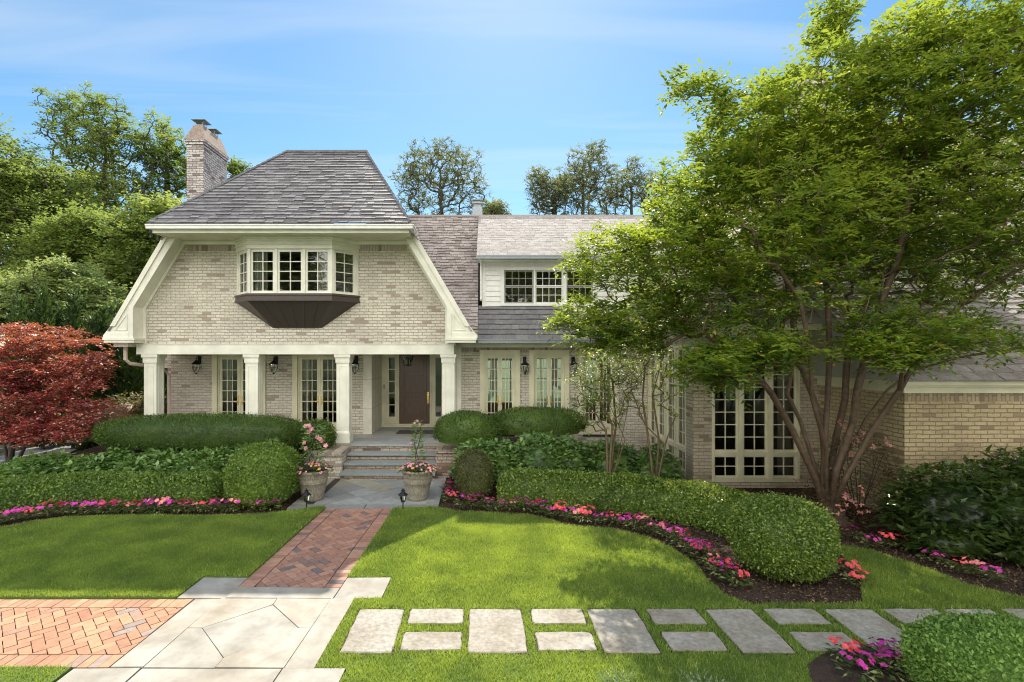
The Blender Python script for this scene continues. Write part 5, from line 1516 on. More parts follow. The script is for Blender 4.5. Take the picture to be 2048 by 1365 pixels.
# yews before the porch
def yew(label, c, r, n, seed, e=2.4, zmin=-.25):
    return clipped_shrub('yew_shrub', label, 'shrub', c, r, n, .048, .28, M['yew'], e=e, zmin=zmin, seed=seed, group=None, tilt=1.0, bump_=.07, depth=.08, upb=.45)
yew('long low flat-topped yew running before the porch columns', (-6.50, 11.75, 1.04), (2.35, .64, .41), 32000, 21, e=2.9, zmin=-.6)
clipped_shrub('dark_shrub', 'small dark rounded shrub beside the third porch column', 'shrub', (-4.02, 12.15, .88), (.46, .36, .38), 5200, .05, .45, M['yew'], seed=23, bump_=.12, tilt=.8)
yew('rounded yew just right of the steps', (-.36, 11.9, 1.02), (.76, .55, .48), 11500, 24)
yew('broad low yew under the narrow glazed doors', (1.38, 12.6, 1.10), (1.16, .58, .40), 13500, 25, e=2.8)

hyd = [(-9.6, 10.95, .10, 1.0, .55), (-8.3, 11.05, .14, .9, .55), (-7.1, 11.0, .14, .95, .58), (-5.95, 10.95, .16, .85, .62), (-4.95, 11.05, .30, .8, .62)]
names_ = ['hydrangea at the far left end of its row, by the red maple', 'hydrangea second from the left, behind the long hedge', 'hydrangea in the middle of the row behind the long hedge', 'hydrangea fourth from the left, behind the long hedge', 'taller hydrangea behind the ball-clipped bush']
for i, (x, y, z, r, h) in enumerate(hyd):
    leafy_shrub('hydrangea_shrub', 'leafy green '+names_[i], 'shrub', [((x, y, z), (r, .62, h)), ((x+.3, y+.2, z+.05), (r*.5, .4, h*1.05))], 3000, .125, .62, M['hydrangea'], seed=30+i)
leafy_shrub('hydrangea_shrub', 'pale green hydrangea beside the dull olive bush, right of the steps', 'shrub', [((-.05, 10.85, .38), (.55, .5, .68)), ((.35, 10.95, .35), (.5, .5, .68))], 1900, .12, .6, M['hydrangea_pale'] if 'hydrangea_pale' in M else M['hydrangea'], seed=41)
leafy_shrub('hydrangea_shrub', 'leafy hydrangea behind the right hedge, left of the slender stems', 'shrub', [((1.2, 10.85, .42), (.78, .55, .76)), ((1.8, 10.9, .38), (.7, .5, .72))], 2700, .12, .6, M['hydrangea'], seed=42)
leafy_shrub('hydrangea_shrub', 'hydrangea among the slender stems by the tall side windows', 'shrub', [((2.75, 10.9, .3), (.75, .5, .72)), ((3.6, 10.8, .25), (.6, .5, .62))], 2500, .12, .6, M['hydrangea'], seed=43)

# bronze shrub left of the porch
leafy_shrub('bronze_shrub', 'bronze and green pieris shrub at the left end of the porch', 'shrub', [((-10.1, 14.2, .7), (.95, .7, 1.0)), ((-9.3, 14.4, .9), (.6, .5, .95)), ((-11.0, 14.3, .6), (.8, .6, .8))], 5200, .11, .34, M['rhodo'], seed=50, droop=.1)
# broad leaf shrubs, right, in the shade
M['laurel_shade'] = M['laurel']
leafy_shrub('laurel_shrub', 'dark broad-leaved shrub against the shaded brick wall, left part of the mass', 'shrub', [((6.9, 7.6, .45), (.75, .6, .75)), ((6.75, 7.7, .3), (.6, .5, .6))], 2100, .15, .42, M['laurel'], seed=60)
leafy_shrub('laurel_shrub', 'dark broad-leaved shrub at the right edge under the shaded brick wall', 'shrub', [((8.2, 7.7, .6), (.9, .6, .80)), ((7.9, 7.45, .4), (.9, .5, .65)), ((9.1, 7.6, .6), (.8, .6, .85))], 3800, .16, .42, M['laurel'], seed=61)
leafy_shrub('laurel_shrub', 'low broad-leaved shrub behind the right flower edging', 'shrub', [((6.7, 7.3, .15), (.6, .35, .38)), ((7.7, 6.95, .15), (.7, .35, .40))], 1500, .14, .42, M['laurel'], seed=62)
def az():
    c = [((6.0, 8.6, .25), (.6, .5, .6)), ((6.55, 8.9, .6), (.7, .5, .95))]
    o = leafy_shrub('azalea_shrub', 'azalea with pink blossoms behind the multi-stemmed tree', 'shrub', c, 3600, .055, .4, M['azalea'], seed=70, core=0)
    a = NP()
    pts = [W(1695, 992, 8.2), W(1718, 1018, 8.1), W(1672, 1018, 8.2), W(1705, 1000, 8.2), W(1728, 985, 8.3), W(1700, 880, 8.6), W(1715, 910, 8.6), W(1665, 935, 8.6), W(1745, 895, 8.4), W(1690, 850, 8.6), W(1730, 870, 8.4), W(1775, 880, 8.2), W(1620, 900, 9.2), W(1603, 962, 9.2)]
    for p_ in pts:
        for q in range(random.randint(3, 5)):
            cc = p_+rng.normal(size=3)*.05; n_ = unit(np.array([rng.normal()*.4, -1, rng.normal()*.4+.4]))
            t = rdir(5); A = unit(t-n_*(t@n_)[:, None]); V, T = leaf_tris(np.repeat(cc[None], 5, 0), A, np.repeat(n_[None], 5, 0), .045, .026); a.add(V, T)
    a.build('blossom', leaf_mat('azalea_petal', [(0, (.45,.14,.15)), (1, (.62,.30,.30))], (.6,.3,.3), .25), o)
az()
# junipers peeking in at the bottom edge
for (x, lab) in ((1.15, 'grey-green juniper tips at the bottom edge, left one'), (1.88, 'grey-green juniper tips at the bottom edge, right one')):
    y = 4.42; root = thing('juniper_shrub', (x, y, 0), lab, 'shrub', None)
    a = NP(); n = 60
    th = rng.uniform(0, 6.28, n); el = rng.uniform(.05, .6, n); D = np.column_stack([np.cos(th)*np.cos(el), np.sin(th)*np.cos(el), np.sin(el)]); L = rng.uniform(.10, .24, n)
    for k in range(9):
        t = (k+1)/9; P = np.array([x, y-.12, .02])+D*(L*t)[:, None]; A = unit(D+rdir(n)*.7); V, T = leaf_tris(P, A, rdir(n), .035, .010); a.add(V, T)
    a.build('foliage', M['juniper'], root)

# ------------------------------------------------------------------ impatiens edging
def impatiens(mat, seed, s=1.0, nf=9):
    root = thing('impatiens_plant', (0, 0, 0), '', 'flower')
    r = np.random.default_rng(seed); a = NP(); n = 60
    th = r.uniform(0, 6.28, n); rr = .13*np.sqrt(r.random(n))*s; P = np.column_stack([np.cos(th)*rr, np.sin(th)*rr, (.05+.09*r.random(n)*(1-rr/.2))*s])
    A = unit(np.column_stack([np.cos(th), np.sin(th), r.uniform(-.3, .5, n)])); N = unit(np.array([0,0,1.])+r.normal(size=(n,3))*.35)
    V, T = leaf_tris(P, A, N, r.uniform(.05, .085, n)*s, r.uniform(.02, .034, n)*s); a.add(V, T)
    a.build('foliage', M['impatiens'], root, world=False)
    f = NP()
    for k in range(nf):
        t = r.uniform(0, 6.28); q = .12*math.sqrt(r.random())*s; c = np.array([math.cos(t)*q, math.sin(t)*q, (.15+.05*r.random())*s]); n_ = unit(np.array([math.cos(t)*.5, math.sin(t)*.5-.5, 1.0]))
        ang = np.arange(5)*2*math.pi/5+r.random(); u = unit(np.cross(n_, [1.,0,0])); v = np.cross(n_, u)
        A = np.cos(ang)[:, None]*u+np.sin(ang)[:, None]*v; V, T = leaf_tris(np.repeat(c[None], 5, 0), A+n_*.12, np.repeat(n_[None], 5, 0), .031*s, .031*s, fold=.1, mid=.6); f.add(V, T)
    f.build('blossom', mat, root, world=False)
    return root
protos = {'red': [impatiens(M['p_red'], 1), impatiens(M['p_red'], 2)], 'magenta': [impatiens(M['p_mag'], 3), impatiens(M['p_mag'], 4)], 'coral': [impatiens(M['p_coral'], 5), impatiens(M['p_coral'], 6)]}
used = {k: [False, False] for k in protos}
def plant_imp(kind, x, y, z, where, s=1.0):
    k = random.randrange(2); p_ = protos[kind][k]
    if used[kind][k]: o = copy_tree(p_)
    else: o = p_; used[kind][k] = True
    o.location = (x, y, z); o.rotation_euler = (0, 0, random.uniform(0, 6.28)); s *= random.uniform(.85, 1.2); o.scale = (s, s, s)
    o['label'] = f'{kind} impatiens plant {where}'; o['group'] = f'{kind} impatiens {where}'
def along(pts, step):
    pts = [Vector((*p, 0)) for p in pts]; out = []; carry = 0
    for a, c in zip(pts, pts[1:]):
        L = (c-a).length; t = carry
        while t < L: q = a.lerp(c, t/L); out.append((q.x, q.y)); t += step
        carry = t-L
    return out
random.seed(12)
seq = ['magenta', 'coral', 'magenta', 'magenta', 'red', 'magenta', 'coral', 'red', 'magenta']
row = along([G(-30, 1055), G(60, 1038), G(130, 1030), G(330, 1026), G(480, 1024)], .14)
for i, (x, y) in enumerate(row): plant_imp(seq[i % 9], x+random.uniform(-.04, .04), y+random.uniform(-.05, .05), 0, 'in the edging row before the long left hedge', 1.12)
row = along([G(515, 1024), G(570, 1020)], .24)
for i, (x, y) in enumerate(row): plant_imp('magenta', x, y, 0, 'below the ball-clipped bush')
row = along([G(905, 968), G(897, 990), G(893, 1008)], .20)
for i, (x, y) in enumerate(row): plant_imp(['magenta', 'red'][i % 2], x+random.uniform(-.06, .1), y, 0, 'crowding the right edge of the bluestone landing', 1.1)
seq2 = ['magenta', 'red', 'magenta', 'magenta', 'coral', 'magenta', 'coral', 'magenta', 'magenta', 'red', 'magenta', 'magenta', 'red', 'magenta', 'coral', 'red', 'magenta']
row = along([G(925, 1017), G(985, 1020), G(1060, 1024), G(1130, 1040), G(1230, 1051), G(1306, 1067), G(1356, 1088), G(1394, 1110), G(1434, 1146), G(1474, 1180)], .155)
for i, (x, y) in enumerate(row): plant_imp(seq2[i % 17], x+random.uniform(-.05, .05), y+random.uniform(-.05, .05), 0, 'along the curved edge of the sunny lawn', 1.12)
for (px, py, k) in ((1695, 1155, 'red'), (1712, 1172, 'red')): plant_imp(k, *G(px, py), 0, 'right of the big dome-clipped bush', 1.05)
for (px, py, k) in ((1705, 1080, 'magenta'), (1745, 1098, 'magenta'), (1775, 1092, 'red'), (1800, 1098, 'red'), (1860, 1125, 'magenta'), (1880, 1132, 'magenta'), (1925, 1145, 'red'), (1945, 1150, 'coral'), (1980, 1162, 'magenta')):
    plant_imp(k, *G(px, py), 0, 'in the shade before the broad-leaved shrubs', 1.0)
for (px, py, k) in ((1690, 1325, 'red'), (1715, 1330, 'red'), (1745, 1345, 'magenta'), (1765, 1330, 'magenta'), (1790, 1325, 'magenta'), (1715, 1362, 'magenta'), (1775, 1365, 'magenta'), (1800, 1350, 'magenta')):
    plant_imp(k, *G(px, py), .02, 'beside the bright bush at the near right corner', .95)

# ------------------------------------------------------------------ plants in the urns
def urn_planting(x, y, i):
    z0 = .57
    root = thing('potted_mandevilla', (x, y, z0-.03), ('pink-flowering mandevilla climbing from the left urn', 'slender twining mandevilla with a pale bloom in the right urn')[i], 'potted plant')
    Ht, Rr_ = (.92, .30) if i == 0 else (1.0, .21)
    mb = MB()
    for k in range(3 if i == 0 else 2):
        pts = [(x+math.cos(t*5+k*2)*.05*(1+t*(1.6 if i == 0 else .2)), y+math.sin(t*5+k*2)*.05, z0-.04+Ht*.9*t) for t in np.linspace(0, 1, 12)]
        mb.tube(pts, .008, 5)
    mb.build('stem', M['bark_dark'], root)
    n = 420 if i == 0 else 300; t = rng.random(n); th = rng.uniform(0, 6.28, n); rr = Rr_*(.35+.65*rng.random(n))*(1-.6*t if i else 1-.25*np.abs(t-.6))
    P = np.column_stack([x+np.cos(th)*rr*.7, y+np.sin(th)*rr*.7, z0+Ht*t]); A = unit(np.column_stack([np.cos(th), np.sin(th), rng.uniform(-.4, .3, n)])); N = unit(np.array([0,0,1.])+rdir(n)*.5)
    V, T = leaf_tris(P, A, N, rng.uniform(.06, .105, n), rng.uniform(.03, .05, n), fold=.1); mesh_np('foliage', V, T, M['hydrangea'], root)
    f = NP()
    fl = [(-.15,.0,.90),(-.05,-.08,.92),(.0,-.1,.86),(.20,-.08,.62),(.26,-.05,.52),(.17,-.1,.66),(-.14,-.08,.58),(-.10,-.12,.48),(.12,-.12,.70),(-.04,-.12,.80)] if i == 0 else [(.0,-.03,1.0),(-.05,-.05,.97),(.04,-.05,.95),(-.11,-.08,.58)]
    for (a, b_, c) in fl:
        cc = np.array([x+a, y+b_, z0+c*(.98 if i == 0 else .98)]); n_ = unit(np.array([rng.normal()*.4, -1, .4])); ang = np.arange(5)*1.2566+rng.random(); u = unit(np.cross(n_, [1.,0,.1])); v = np.cross(n_, u)
        A = np.cos(ang)[:, None]*u+np.sin(ang)[:, None]*v; V, T = leaf_tris(np.repeat(cc[None], 5, 0), A+n_*.3, np.repeat(n_[None], 5, 0), .05 if i == 0 else .03, .042 if i == 0 else .025, fold=.1, mid=.65); f.add(V, T)
    f.build('blossom', M['p_pink'], root)
    r2 = thing('bedding_flowers', (x, y, z0-.03), ('mixed pink and orange bedding flowers spilling from the left urn', 'mixed pink and orange bedding flowers spilling from the right urn')[i], 'flowers')
    n = 420; th = rng.uniform(0, 6.28, n); q = np.sqrt(rng.random(n))*.36; P = np.column_stack([x+np.cos(th)*q, y+np.sin(th)*q, z0+.17-.14*(q/.36)**2*rng.uniform(.6, 1.4, n)-.02])
    A = unit(np.column_stack([np.cos(th), np.sin(th), rng.uniform(-.5, .5, n)])); V, T = leaf_tris(P, A, unit(np.array([0,0,1.])+rdir(n)*.5), rng.uniform(.04, .07, n), rng.uniform(.02, .035, n)); mesh_np('foliage', V, T, M['impatiens'], r2)
    f = NP()
    for k in range(62):
        t = rng.uniform(0, 6.28); q = math.sqrt(rng.random())*.37; cc = np.array([x+math.cos(t)*q, y+math.sin(t)*q, z0+.19-.15*(q/.36)**2]); n_ = unit(np.array([math.cos(t)*.6, math.sin(t)*.6-.4, 1.]))
        ang = np.arange(5)*1.2566+rng.random(); u = unit(np.cross(n_, [1.,0,.1])); v = np.cross(n_, u); A = np.cos(ang)[:, None]*u+np.sin(ang)[:, None]*v
        V, T = leaf_tris(np.repeat(cc[None], 5, 0), A+n_*.12, np.repeat(n_[None], 5, 0), .026, .026, fold=.1, mid=.6); f.add(V, T, 0 if k % 9 else 1)
    f.build('blossom', [M['p_pink'], M['p_orange']], r2)
for i, (x, y, r) in enumerate(POTS): urn_planting(x, y, i)

# ------------------------------------------------------------------ the multi-stemmed tree (crape myrtle)
TB = (5.95, 8.75, 0.0)
def st(*pp): return [TB] + [tuple(W(px, py, Y)) for px, py, Y in pp]
stems = [
 st((1632, 960, 8.6), (1585, 860, 8.5), (1545, 790, 8.4), (1500, 735, 8.4), (1440, 690, 8.5), (1370, 640, 8.8), (1290, 620, 9.1)),
 st((1635, 950, 8.8), (1600, 840, 8.9), (1575, 790, 8.9), (1590, 700, 8.9), (1580, 600, 9.0), (1550, 480, 9.0), (1500, 380, 9.0)),
 st((1645, 970, 8.6), (1650, 880, 8.5), (1655, 800, 8.5), (1660, 700, 8.5), (1655, 600, 8.5), (1650, 480, 8.5), (1630, 330, 8.5), (1660, 180, 8.5)),
 st((1650, 950, 8.9), (1640, 830, 9.1), (1605, 740, 9.2), (1560, 690, 9.2), (1500, 640, 9.4), (1440, 560, 9.4), (1400, 460, 9.3)),
 st((1672, 940, 8.5), (1705, 850, 8.4), (1715, 780, 8.3), (1735, 700, 8.3), (1765, 600, 8.2), (1800, 500, 8.2), (1820, 380, 8.2), (1800, 240, 8.3)),
 st((1680, 940, 8.8), (1730, 840, 8.7), (1775, 780, 8.6), (1830, 740, 8.5), (1920, 715, 8.3), (2010, 700, 8.1), (2100, 690, 8)),
 st((1690, 960, 8.4), (1745, 860, 8.2), (1800, 780, 8.0), (1850, 690, 7.9), (1920, 610, 7.8), (2000, 560, 7.7), (2080, 520, 7.6)),
 st((1660, 940, 9.2), (1690, 800, 9.5), (1700, 660, 9.7), (1760, 560, 9.8), (1850, 470, 9.8), (1950, 380, 9.7), (2040, 250, 9.5)),
 st((1652, 900, 8.3), (1625, 800, 8.0), (1620, 700, 7.8), (1600, 600, 7.7), (1560, 540, 7.6)),
]
lobes = [pxl(1225, 520, 95, 65, 9.2, .9, 1.1), pxl(1180, 640, 75, 45, 9.4, .7, 1.2), pxl(1290, 640, 110, 55, 9.1, .9, 1.0), pxl(1340, 520, 110, 90, 8.9, 1.2, 1.0),
 pxl(1400, 400, 100, 95, 8.8, 1.3, 1.0), pxl(1490, 300, 105, 105, 8.6, 1.4, 1.0), pxl(1560, 460, 170, 150, 8.4, 1.9, .9), pxl(1620, 240, 120, 120, 8.4, 1.5, 1.0),
 pxl(1790, 210, 150, 140, 8.3, 1.8, 1.0), pxl(1960, 190, 150, 160, 8.1, 1.8, 1.0), pxl(1790, 420, 180, 150, 8.4, 2.0, .85), pxl(1980, 430, 150, 130, 8.1, 1.8, .7),
 pxl(1662, 60, 35, 62, 8.4, .35, 1.2), pxl(1890, 60, 130, 60, 8.1, 1.2, 1.0), pxl(1450, 735, 85, 45, 7.9, .6, 1.9), pxl(1640, 600, 120, 70, 7.8, 1.0, .22), pxl(1780, 660, 110, 40, 7.6, .8, .45), pxl(1450, 440, 150, 100, 11.6, 1.4, .8), pxl(1650, 430, 150, 110, 11.8, 1.5, .8), pxl(1830, 400, 150, 120, 11.6, 1.5, .6), pxl(1600, 590, 130, 60, 9.9, .8, .2), pxl(1790, 590, 130, 60, 9.9, .8, .2), pxl(1950, 540, 120, 70, 9.8, .8, .4), pxl(1560, 330, 150, 90, 11.0, 1.4, .7),
 pxl(1960, 590, 110, 60, 7.7, .9, .22), pxl(1385, 180, 62, 22, 8.7, .4, 1.3), pxl(1440, 620, 110, 70, 8.7, 1.1, .8), pxl(2180, 350, 200, 250, 8.0, 2.0, .35), pxl(1475, 215, 45, 40, 8.6, .5, 1.0), pxl(1135, 655, 40, 22, 9.5, .4, 1.3), pxl(1550, 705, 90, 30, 7.7, .7, 1.2), pxl(1500, 540, 120, 60, 10.2, 1.0, .6), pxl(1700, 520, 160, 60, 10.4, 1.0, .4), pxl(1650, 350, 200, 120, 10.3, 1.0, .7), pxl(1880, 520, 140, 80, 10.0, 1.0, .5), pxl(1330, 590, 110, 60, 10.3, .7, .7), pxl(1880, 650, 130, 26, 7.6, .7, .45), pxl(1990, 690, 90, 26, 7.3, .6, .7), pxl(1250, 690, 90, 28, 9.2, .6, 1.2), pxl(1720, 700, 100, 24, 7.6, .6, .4), pxl(1770, 705, 85, 34, 7.3, .5, 1.3), pxl(1860, 690, 70, 24, 7.3, .5, 1.0)]
tree('crape_myrtle_tree', 'large spreading crape myrtle with many bare cinnamon stems before the sun room', stems, lobes, 3900, M['bark_smooth'], M['crape'], .115, k=5, m=8, tl=.32, leaf=.115, wd=.40, rtip=.0035, shell=.45, ns=7, curve=.15, reach=.5, jitter=.07)
# root flare
fl = [o for o in scene.objects if o.name == 'crape_myrtle_tree'][0]
mb = MB(); mb.lathe([(.34, -.05), (.25, .05), (.19, .18), (.16, .35)], TB, 14); mb.build('root_flare', M['bark_smooth'], fl, smooth=True)

# slender multi-stem shrub tree, left of the tall side windows
def S2(bx, *pp): return [(bx[0], bx[1], .05)] + [tuple(W(px, py, Y)) for px, py, Y in pp]
b2 = (2.55, 10.35)
stems2 = [S2(b2, (1225, 850, 10.3), (1190, 780, 10.3), (1165, 720, 10.2)), S2(b2, (1232, 850, 10.4), (1225, 760, 10.4), (1210, 690, 10.4)), S2(b2, (1245, 870, 10.4), (1262, 780, 10.5), (1268, 700, 10.5)), S2((2.7, 10.2), (1250, 880, 10.3), (1215, 800, 10.2), (1200, 730, 10.2)), S2((2.4, 10.3), (1212, 860, 10.3), (1180, 810, 10.3), (1150, 770, 10.3))]
tree('slender_crape_myrtle', 'thin multi-stemmed sapling with small yellow-green leaves before the garden doors', stems2, [pxl(1190, 760, 55, 60, 10.3, .6), pxl(1240, 720, 60, 55, 10.4, .6), pxl(1210, 830, 50, 55, 10.3, .5, .6), pxl(1165, 800, 30, 60, 10.3, .4, .7), pxl(1215, 770, 60, 70, 10.2, .5, .9)], 330, M['bark'], M['box_light'], .036, k=4, m=6, tl=.16, leaf=.05, wd=.5, rtip=.003, cat='small tree', curve=.06, jitter=.02)
b3 = (3.45, 10.2)
stems3 = [S2(b3, (1300, 900, 10.2), (1285, 800, 10.2), (1290, 730, 10.2)), S2(b3, (1318, 880, 10.3), (1305, 790, 10.3), (1330, 700, 10.3)), S2(b3, (1330, 890, 10.1), (1290, 850, 10.1), (1262, 780, 10.1))]
tree('slender_crape_myrtle', 'thin bare-stemmed sapling right beside the tall side windows', stems3, [pxl(1300, 720, 60, 40, 10.2, .5), pxl(1335, 790, 35, 50, 10.1, .4, .5), pxl(1270, 790, 30, 50, 10.2, .4, .5)], 110, M['bark'], M['crape'], .034, k=4, m=6, tl=.16, leaf=.055, wd=.5, rtip=.003, cat='small tree', curve=.06, jitter=.02)

# ------------------------------------------------------------------ red Japanese maple at the left
JB = tuple(W(20, 905, 12.4)); JB = (JB[0], JB[1], 0)
def sj(*pp): return [JB] + [tuple(W(px, py, Y)) for px, py, Y in pp]
stemsj = [sj((70, 860, 12.3), (120, 810, 12.2), (160, 770, 12.1)), sj((30, 840, 12.5), (60, 760, 12.5), (90, 690, 12.5)), sj((0, 840, 12.6), (-30, 740, 12.6), (-60, 680, 12.6)), sj((60, 870, 12.0), (130, 860, 11.8), (180, 820, 11.8))]
tree('japanese_maple', 'red and orange japanese maple spreading at the left edge', stemsj, [pxl(55, 664, 80, 13, 12.7, 1.3, 2.6), pxl(120, 685, 75, 14, 12.5, 1.1, 2.6), pxl(30, 705, 80, 14, 12.3, 1.2, 2.4), pxl(170, 722, 50, 13, 12.3, .8, 2.4), pxl(90, 740, 85, 13, 12.1, 1.0, 2.4), pxl(10, 765, 75, 13, 12.1, 1.0, 2.2), pxl(150, 772, 60, 13, 12.0, .8, 2.2), pxl(80, 800, 85, 13, 11.9, .9, 2.0), pxl(165, 815, 52, 12, 11.8, .7, 2.0), pxl(110, 845, 75, 13, 11.7, .7, 1.8), pxl(20, 830, 60, 13, 11.8, .8, 1.5), pxl(60, 868, 70, 13, 11.5, .7, 2.2), pxl(130, 868, 50, 10, 11.5, .5, 2.0), pxl(0, 870, 50, 16, 11.6, .6, 2.0), pxl(-70, 700, 80, 60, 12.5, 1.4, .5), pxl(-60, 800, 70, 50, 12.2, 1.2, .5), pxl(195, 745, 20, 9, 12.2, .35, 3)] + [pxl(random.Random(i*3+1).uniform(-20, 185), random.Random(i*7+2).uniform(670, 860), random.Random(i).uniform(18, 38), random.Random(i+50).uniform(7, 15), random.Random(i+9).uniform(11.3, 12.9), .5, 2.5) for i in range(10)],
     1150, M['bark_dark'], M['maple_red'], .075, k=4, m=8, tl=.26, leaf=.078, wd=.55, rtip=.004, flat=.22, droop=.35, shell=.3)

# ------------------------------------------------------------------ background trees
def bg_tree(name, label, px, Y, top, crown_w, z0=0, n=420, mat='maple_green', trunk_px=None, lobes=None, leaf=.22, k=4, m=6, tl=1.0, rb=.22, group=None, shell=.35, wd=.7, nl=7, seed=0):
    base = W(px if trunk_px is None else trunk_px, CY, Y); base = (base[0], Y, z0)
    ztop = H-(top-CY)*Y/F; r = random.Random(seed*7+int(px)); rw = crown_w*Y/F/2
    if lobes is None:
        lobes = []
        for i in range(nl):
            t = (i+.5)/nl; zc = ztop*(.30+.66*t); w_ = rw*(1.0-.75*abs(t-.42)**1.2*1.5)
            lobes.append(((base[0]+r.uniform(-.45, .45)*rw, Y+r.uniform(-.4, .4)*rw, zc), (w_*r.uniform(.5, .8), w_*.7, ztop*.10*r.uniform(.9, 1.5)), 1))
    top_p = (base[0]+r.uniform(-.3, .3), Y, ztop*.88)
    stems = [[base, (base[0]+.1, Y, ztop*.3), top_p], [base, (base[0]-.2, Y, ztop*.35), (base[0]-rw*.5, Y-.3, ztop*.7)], [base, (base[0]+.2, Y, ztop*.33), (base[0]+rw*.5, Y+.4, ztop*.68)]]
    return tree(name, label, stems, lobes, n, M['bark_dark'], M[mat], rb, k=k, m=m, tl=tl, leaf=leaf, wd=wd, rtip=.014, shell=shell, ns=5, group=group, jitter=.05, curve=.2)
grp = 'trees standing behind the house'
# centre and right trees, seen against the sky
def Lb(Y, *ls): return [pxl(a, b_, c, d, Y, e, w) for (a, b_, c, d, e, w) in ls]
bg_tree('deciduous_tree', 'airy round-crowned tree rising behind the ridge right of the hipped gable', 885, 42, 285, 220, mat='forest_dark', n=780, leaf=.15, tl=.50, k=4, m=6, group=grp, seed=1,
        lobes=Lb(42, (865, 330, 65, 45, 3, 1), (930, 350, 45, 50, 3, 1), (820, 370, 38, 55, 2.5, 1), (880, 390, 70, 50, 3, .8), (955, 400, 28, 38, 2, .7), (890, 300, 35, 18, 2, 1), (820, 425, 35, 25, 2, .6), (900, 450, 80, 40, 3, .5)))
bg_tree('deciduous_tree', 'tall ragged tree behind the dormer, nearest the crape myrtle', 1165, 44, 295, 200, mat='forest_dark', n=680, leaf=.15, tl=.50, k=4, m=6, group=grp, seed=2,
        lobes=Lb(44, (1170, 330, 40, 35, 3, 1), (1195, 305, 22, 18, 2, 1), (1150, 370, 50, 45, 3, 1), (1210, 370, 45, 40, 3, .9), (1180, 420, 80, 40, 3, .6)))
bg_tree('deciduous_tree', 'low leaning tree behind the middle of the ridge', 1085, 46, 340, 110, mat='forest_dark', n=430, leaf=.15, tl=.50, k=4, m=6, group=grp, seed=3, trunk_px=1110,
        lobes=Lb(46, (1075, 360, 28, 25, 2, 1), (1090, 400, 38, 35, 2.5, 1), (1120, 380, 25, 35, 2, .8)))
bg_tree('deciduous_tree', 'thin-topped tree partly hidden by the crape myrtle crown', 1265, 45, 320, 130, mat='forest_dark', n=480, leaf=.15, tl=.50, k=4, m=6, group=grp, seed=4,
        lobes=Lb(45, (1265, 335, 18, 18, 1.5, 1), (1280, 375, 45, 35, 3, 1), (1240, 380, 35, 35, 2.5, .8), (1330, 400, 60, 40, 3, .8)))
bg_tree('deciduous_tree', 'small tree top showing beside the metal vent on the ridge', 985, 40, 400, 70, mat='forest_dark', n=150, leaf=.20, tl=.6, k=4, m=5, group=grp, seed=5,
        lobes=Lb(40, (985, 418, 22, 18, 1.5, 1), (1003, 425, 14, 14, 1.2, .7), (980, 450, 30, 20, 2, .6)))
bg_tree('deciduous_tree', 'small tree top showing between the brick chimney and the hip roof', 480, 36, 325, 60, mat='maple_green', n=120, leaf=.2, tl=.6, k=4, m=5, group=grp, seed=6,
        lobes=Lb(36, (478, 345, 22, 20, 1.5, 1), (490, 370, 22, 20, 1.5, .8)))
g2 = 'wood left of the house'
bg_tree('deciduous_tree', 'tallest tree of the left wood, its ragged crown high against the sky', 195, 33, 182, 210, mat='maple_green', n=950, leaf=.18, tl=.55, k=4, m=6, group=g2, seed=7, trunk_px=203,
        lobes=Lb(33, (135, 215, 38, 28, 2, 1), (210, 225, 40, 38, 2.2, 1), (160, 270, 60, 40, 2.5, 1), (225, 290, 45, 50, 2.5, 1), (180, 340, 80, 50, 3, 1), (240, 390, 55, 50, 2.5, .9), (150, 410, 70, 50, 3, .9), (200, 470, 80, 50, 3, .6)))
bg_tree('deciduous_tree', 'slanting tree just left of the brick chimney', 340, 35, 240, 150, mat='maple_green', n=420, leaf=.18, tl=.55, k=4, m=6, group=g2, seed=8,
        lobes=Lb(35, (295, 285, 26, 22, 1.8, 1), (330, 262, 26, 22, 1.8, 1), (320, 320, 42, 35, 2.2, 1), (355, 350, 40, 45, 2.4, 1), (310, 380, 40, 35, 2.4, .8), (350, 300, 30, 28, 2, 1)))
bg_tree('deciduous_tree', 'dense dark tree at the left edge of the wood', 30, 27, 290, 300, mat='maple_green', n=1250, leaf=.19, tl=.85, k=5, m=6, group=g2, seed=9,
        lobes=Lb(27, (25, 340, 70, 45, 2.5, 1), (80, 380, 80, 55, 3, 1), (20, 430, 90, 70, 3, 1), (110, 460, 90, 70, 3, 1), (50, 540, 110, 60, 3, 1), (0, 280, 30, 30, 2, .8), (-60, 400, 80, 120, 3, .8)))
bg_tree('deciduous_tree', 'dense dark tree in the middle of the left wood, below the tallest one', 190, 25, 450, 260, mat='maple_green', n=950, leaf=.19, tl=.8, k=5, m=6, group=g2, seed=10,
        lobes=Lb(25, (150, 500, 80, 55, 2.5, 1), (225, 500, 70, 60, 2.5, 1), (130, 570, 90, 50, 2.5, 1), (230, 580, 70, 50, 2.5, .9), (190, 455, 50, 25, 2, 1)))
bg_tree('deciduous_tree', 'light green tree beside the left slope of the gable roof', 300, 24, 410, 150, mat='forest_light', n=620, leaf=.18, tl=.7, k=5, m=6, group=g2, seed=11,
        lobes=Lb(24, (330, 430, 45, 25, 2, 1), (290, 480, 50, 50, 2.2, 1), (335, 475, 40, 45, 2.2, 1), (270, 550, 50, 50, 2.2, 1), (250, 620, 45, 40, 2, .8), (310, 540, 35, 40, 2, .8)))
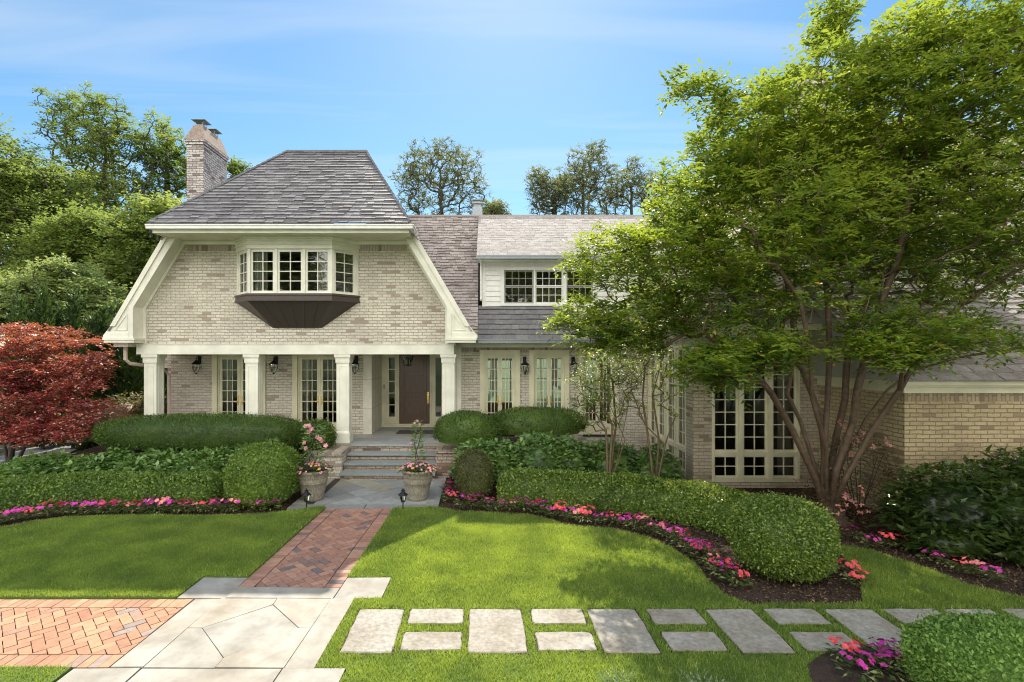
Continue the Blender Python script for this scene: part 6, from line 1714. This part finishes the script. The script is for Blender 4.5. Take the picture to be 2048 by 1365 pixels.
bg_tree('layered_dogwood', 'pale layered dogwood in the left middle ground', 150, 19.5, 535, 220, mat='dogwood', n=620, leaf=.15, tl=.55, k=5, m=6, group=g2, seed=12, shell=.3,
        lobes=Lb(19.5, (130, 545, 60, 14, 1.5, 1), (90, 575, 80, 14, 1.6, 1), (165, 580, 60, 16, 1.5, 1), (110, 610, 95, 14, 1.8, 1), (200, 615, 50, 18, 1.5, 1), (60, 625, 60, 20, 1.5, 1), (210, 650, 40, 20, 1.4, .7), (10, 600, 40, 30, 1.5, .8)))
bg_tree('deciduous_tree', 'soft green small tree behind the young arborvitae', 20, 20, 560, 150, mat='maple_green', n=420, leaf=.14, tl=.55, k=5, m=6, group=g2, seed=13,
        lobes=Lb(20, (20, 590, 60, 35, 1.6, 1), (-30, 620, 60, 40, 1.6, 1), (40, 640, 60, 25, 1.6, .8)))
# far wood closing the view between the near crowns
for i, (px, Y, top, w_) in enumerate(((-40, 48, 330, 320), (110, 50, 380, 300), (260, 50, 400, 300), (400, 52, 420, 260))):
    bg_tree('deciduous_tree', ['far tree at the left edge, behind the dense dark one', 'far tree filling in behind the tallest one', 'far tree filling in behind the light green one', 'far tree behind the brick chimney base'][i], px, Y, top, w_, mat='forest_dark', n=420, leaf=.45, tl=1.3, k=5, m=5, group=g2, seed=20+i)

# conifers
def conifer(label, px, Y, top, wpx, mat, z0=0.0, n=5200, name='arborvitae', group='arborvitae left of the house'):
    x = (px-CX)*Y/F; ht = H-(top-CY)*Y/F-z0; r = wpx*Y/F/2
    root = thing(name, (x, Y, z0), label, 'conifer', group)
    t = 1-np.sqrt(rng.random(n)*.98); th = rng.uniform(0, 6.28, n); prof = r*(np.minimum(1, (1-t)*1.9)**.62)*(.82+.18*np.sin(th*5+t*30))*(.75+.25*rng.random(n)**.4)
    P = np.column_stack([x+np.cos(th)*prof, Y+np.sin(th)*prof, z0+ht*(t*.97+.01)]); A = unit(np.column_stack([np.cos(th)*.6, np.sin(th)*.6, np.full(n, .9)])+rdir(n)*.4); N = unit(np.column_stack([np.cos(th), np.sin(th), np.full(n, .2)])+rdir(n)*.6)
    L = rng.uniform(.08, .20, n)*min(1.3, .6+ht*.12); a = NP(); V, T = leaf_tris(P, A, N, L, L*.42); a.add(V, T)
    a.build('crown', M[mat], root)
    mb = MB(); mb.tube([(x, Y, z0-.1), (x, Y, z0+ht*.9)], [max(.05, r*.16), .015], 6)
    mb.build('trunk', M['bark_dark'], root)
for (px, Y, top, w_, mt, lab) in ((40, 15.5, 584, 50, 'arbor', 'stubby sunlit arborvitae at the left edge above the red maple'), (85, 15.2, 562, 42, 'arbor', 'narrow dark arborvitae rising above the red maple'), (146, 15.3, 576, 36, 'arbor', 'slim arborvitae right of the taller dark one'),
        (118, 15.8, 604, 28, 'arbor', 'tiny arborvitae between two taller ones above the maple'), (182, 14.6, 616, 38, 'arbor', 'dark arborvitae behind the right tip of the red maple'), (208, 15.0, 606, 34, 'arbor', 'dark arborvitae next to the flared gable corner'),
        (232, 15.8, 600, 70, 'arbor', 'tall dark arborvitae under the flared gable corner'), (268, 15.6, 590, 62, 'arbor', 'tall dark arborvitae against the left end of the porch'), (312, 17.2, 560, 60, 'arbor', 'tall dark arborvitae seen through the porch end opening')):
    conifer(lab, px, Y, top, w_, mt)

# a few trees across the street behind the viewer, mirrored in the window panes, and unseen ones at the right shading the garden
src = [o for o in scene.objects if o.name.startswith('deciduous_tree') and 'dense dark tree in the middle' in str(o.get('label'))][0]
labs = ['leafy tree mirrored in the oriel panes', 'leafy tree mirrored in the porch door panes', 'leafy tree mirrored in the dormer panes', 'leafy tree mirrored in the sun room panes', 'leafy tree mirrored in the narrow garden doors', 'leafy tree shading the right side of the garden', 'second leafy tree shading the right side of the garden', 'third unseen leafy tree shading the right side of the garden']
for i, (x, y, s) in enumerate(((-17, -17, 1.5), (-7, -19, 1.7), (3, -18, 1.5), (13, -21, 1.7), (-27, -21, 1.7), (13.5, 1.5, 1.0), (13, -3.5, 1.3), (8.5, -7, 1.1))):
    o = copy_tree(src); o.location = (x, y, 0); o.rotation_euler = (0, 0, i*1.3); o.scale = (s, s, s); o['label'] = labs[i]; o['group'] = 'trees across the street'
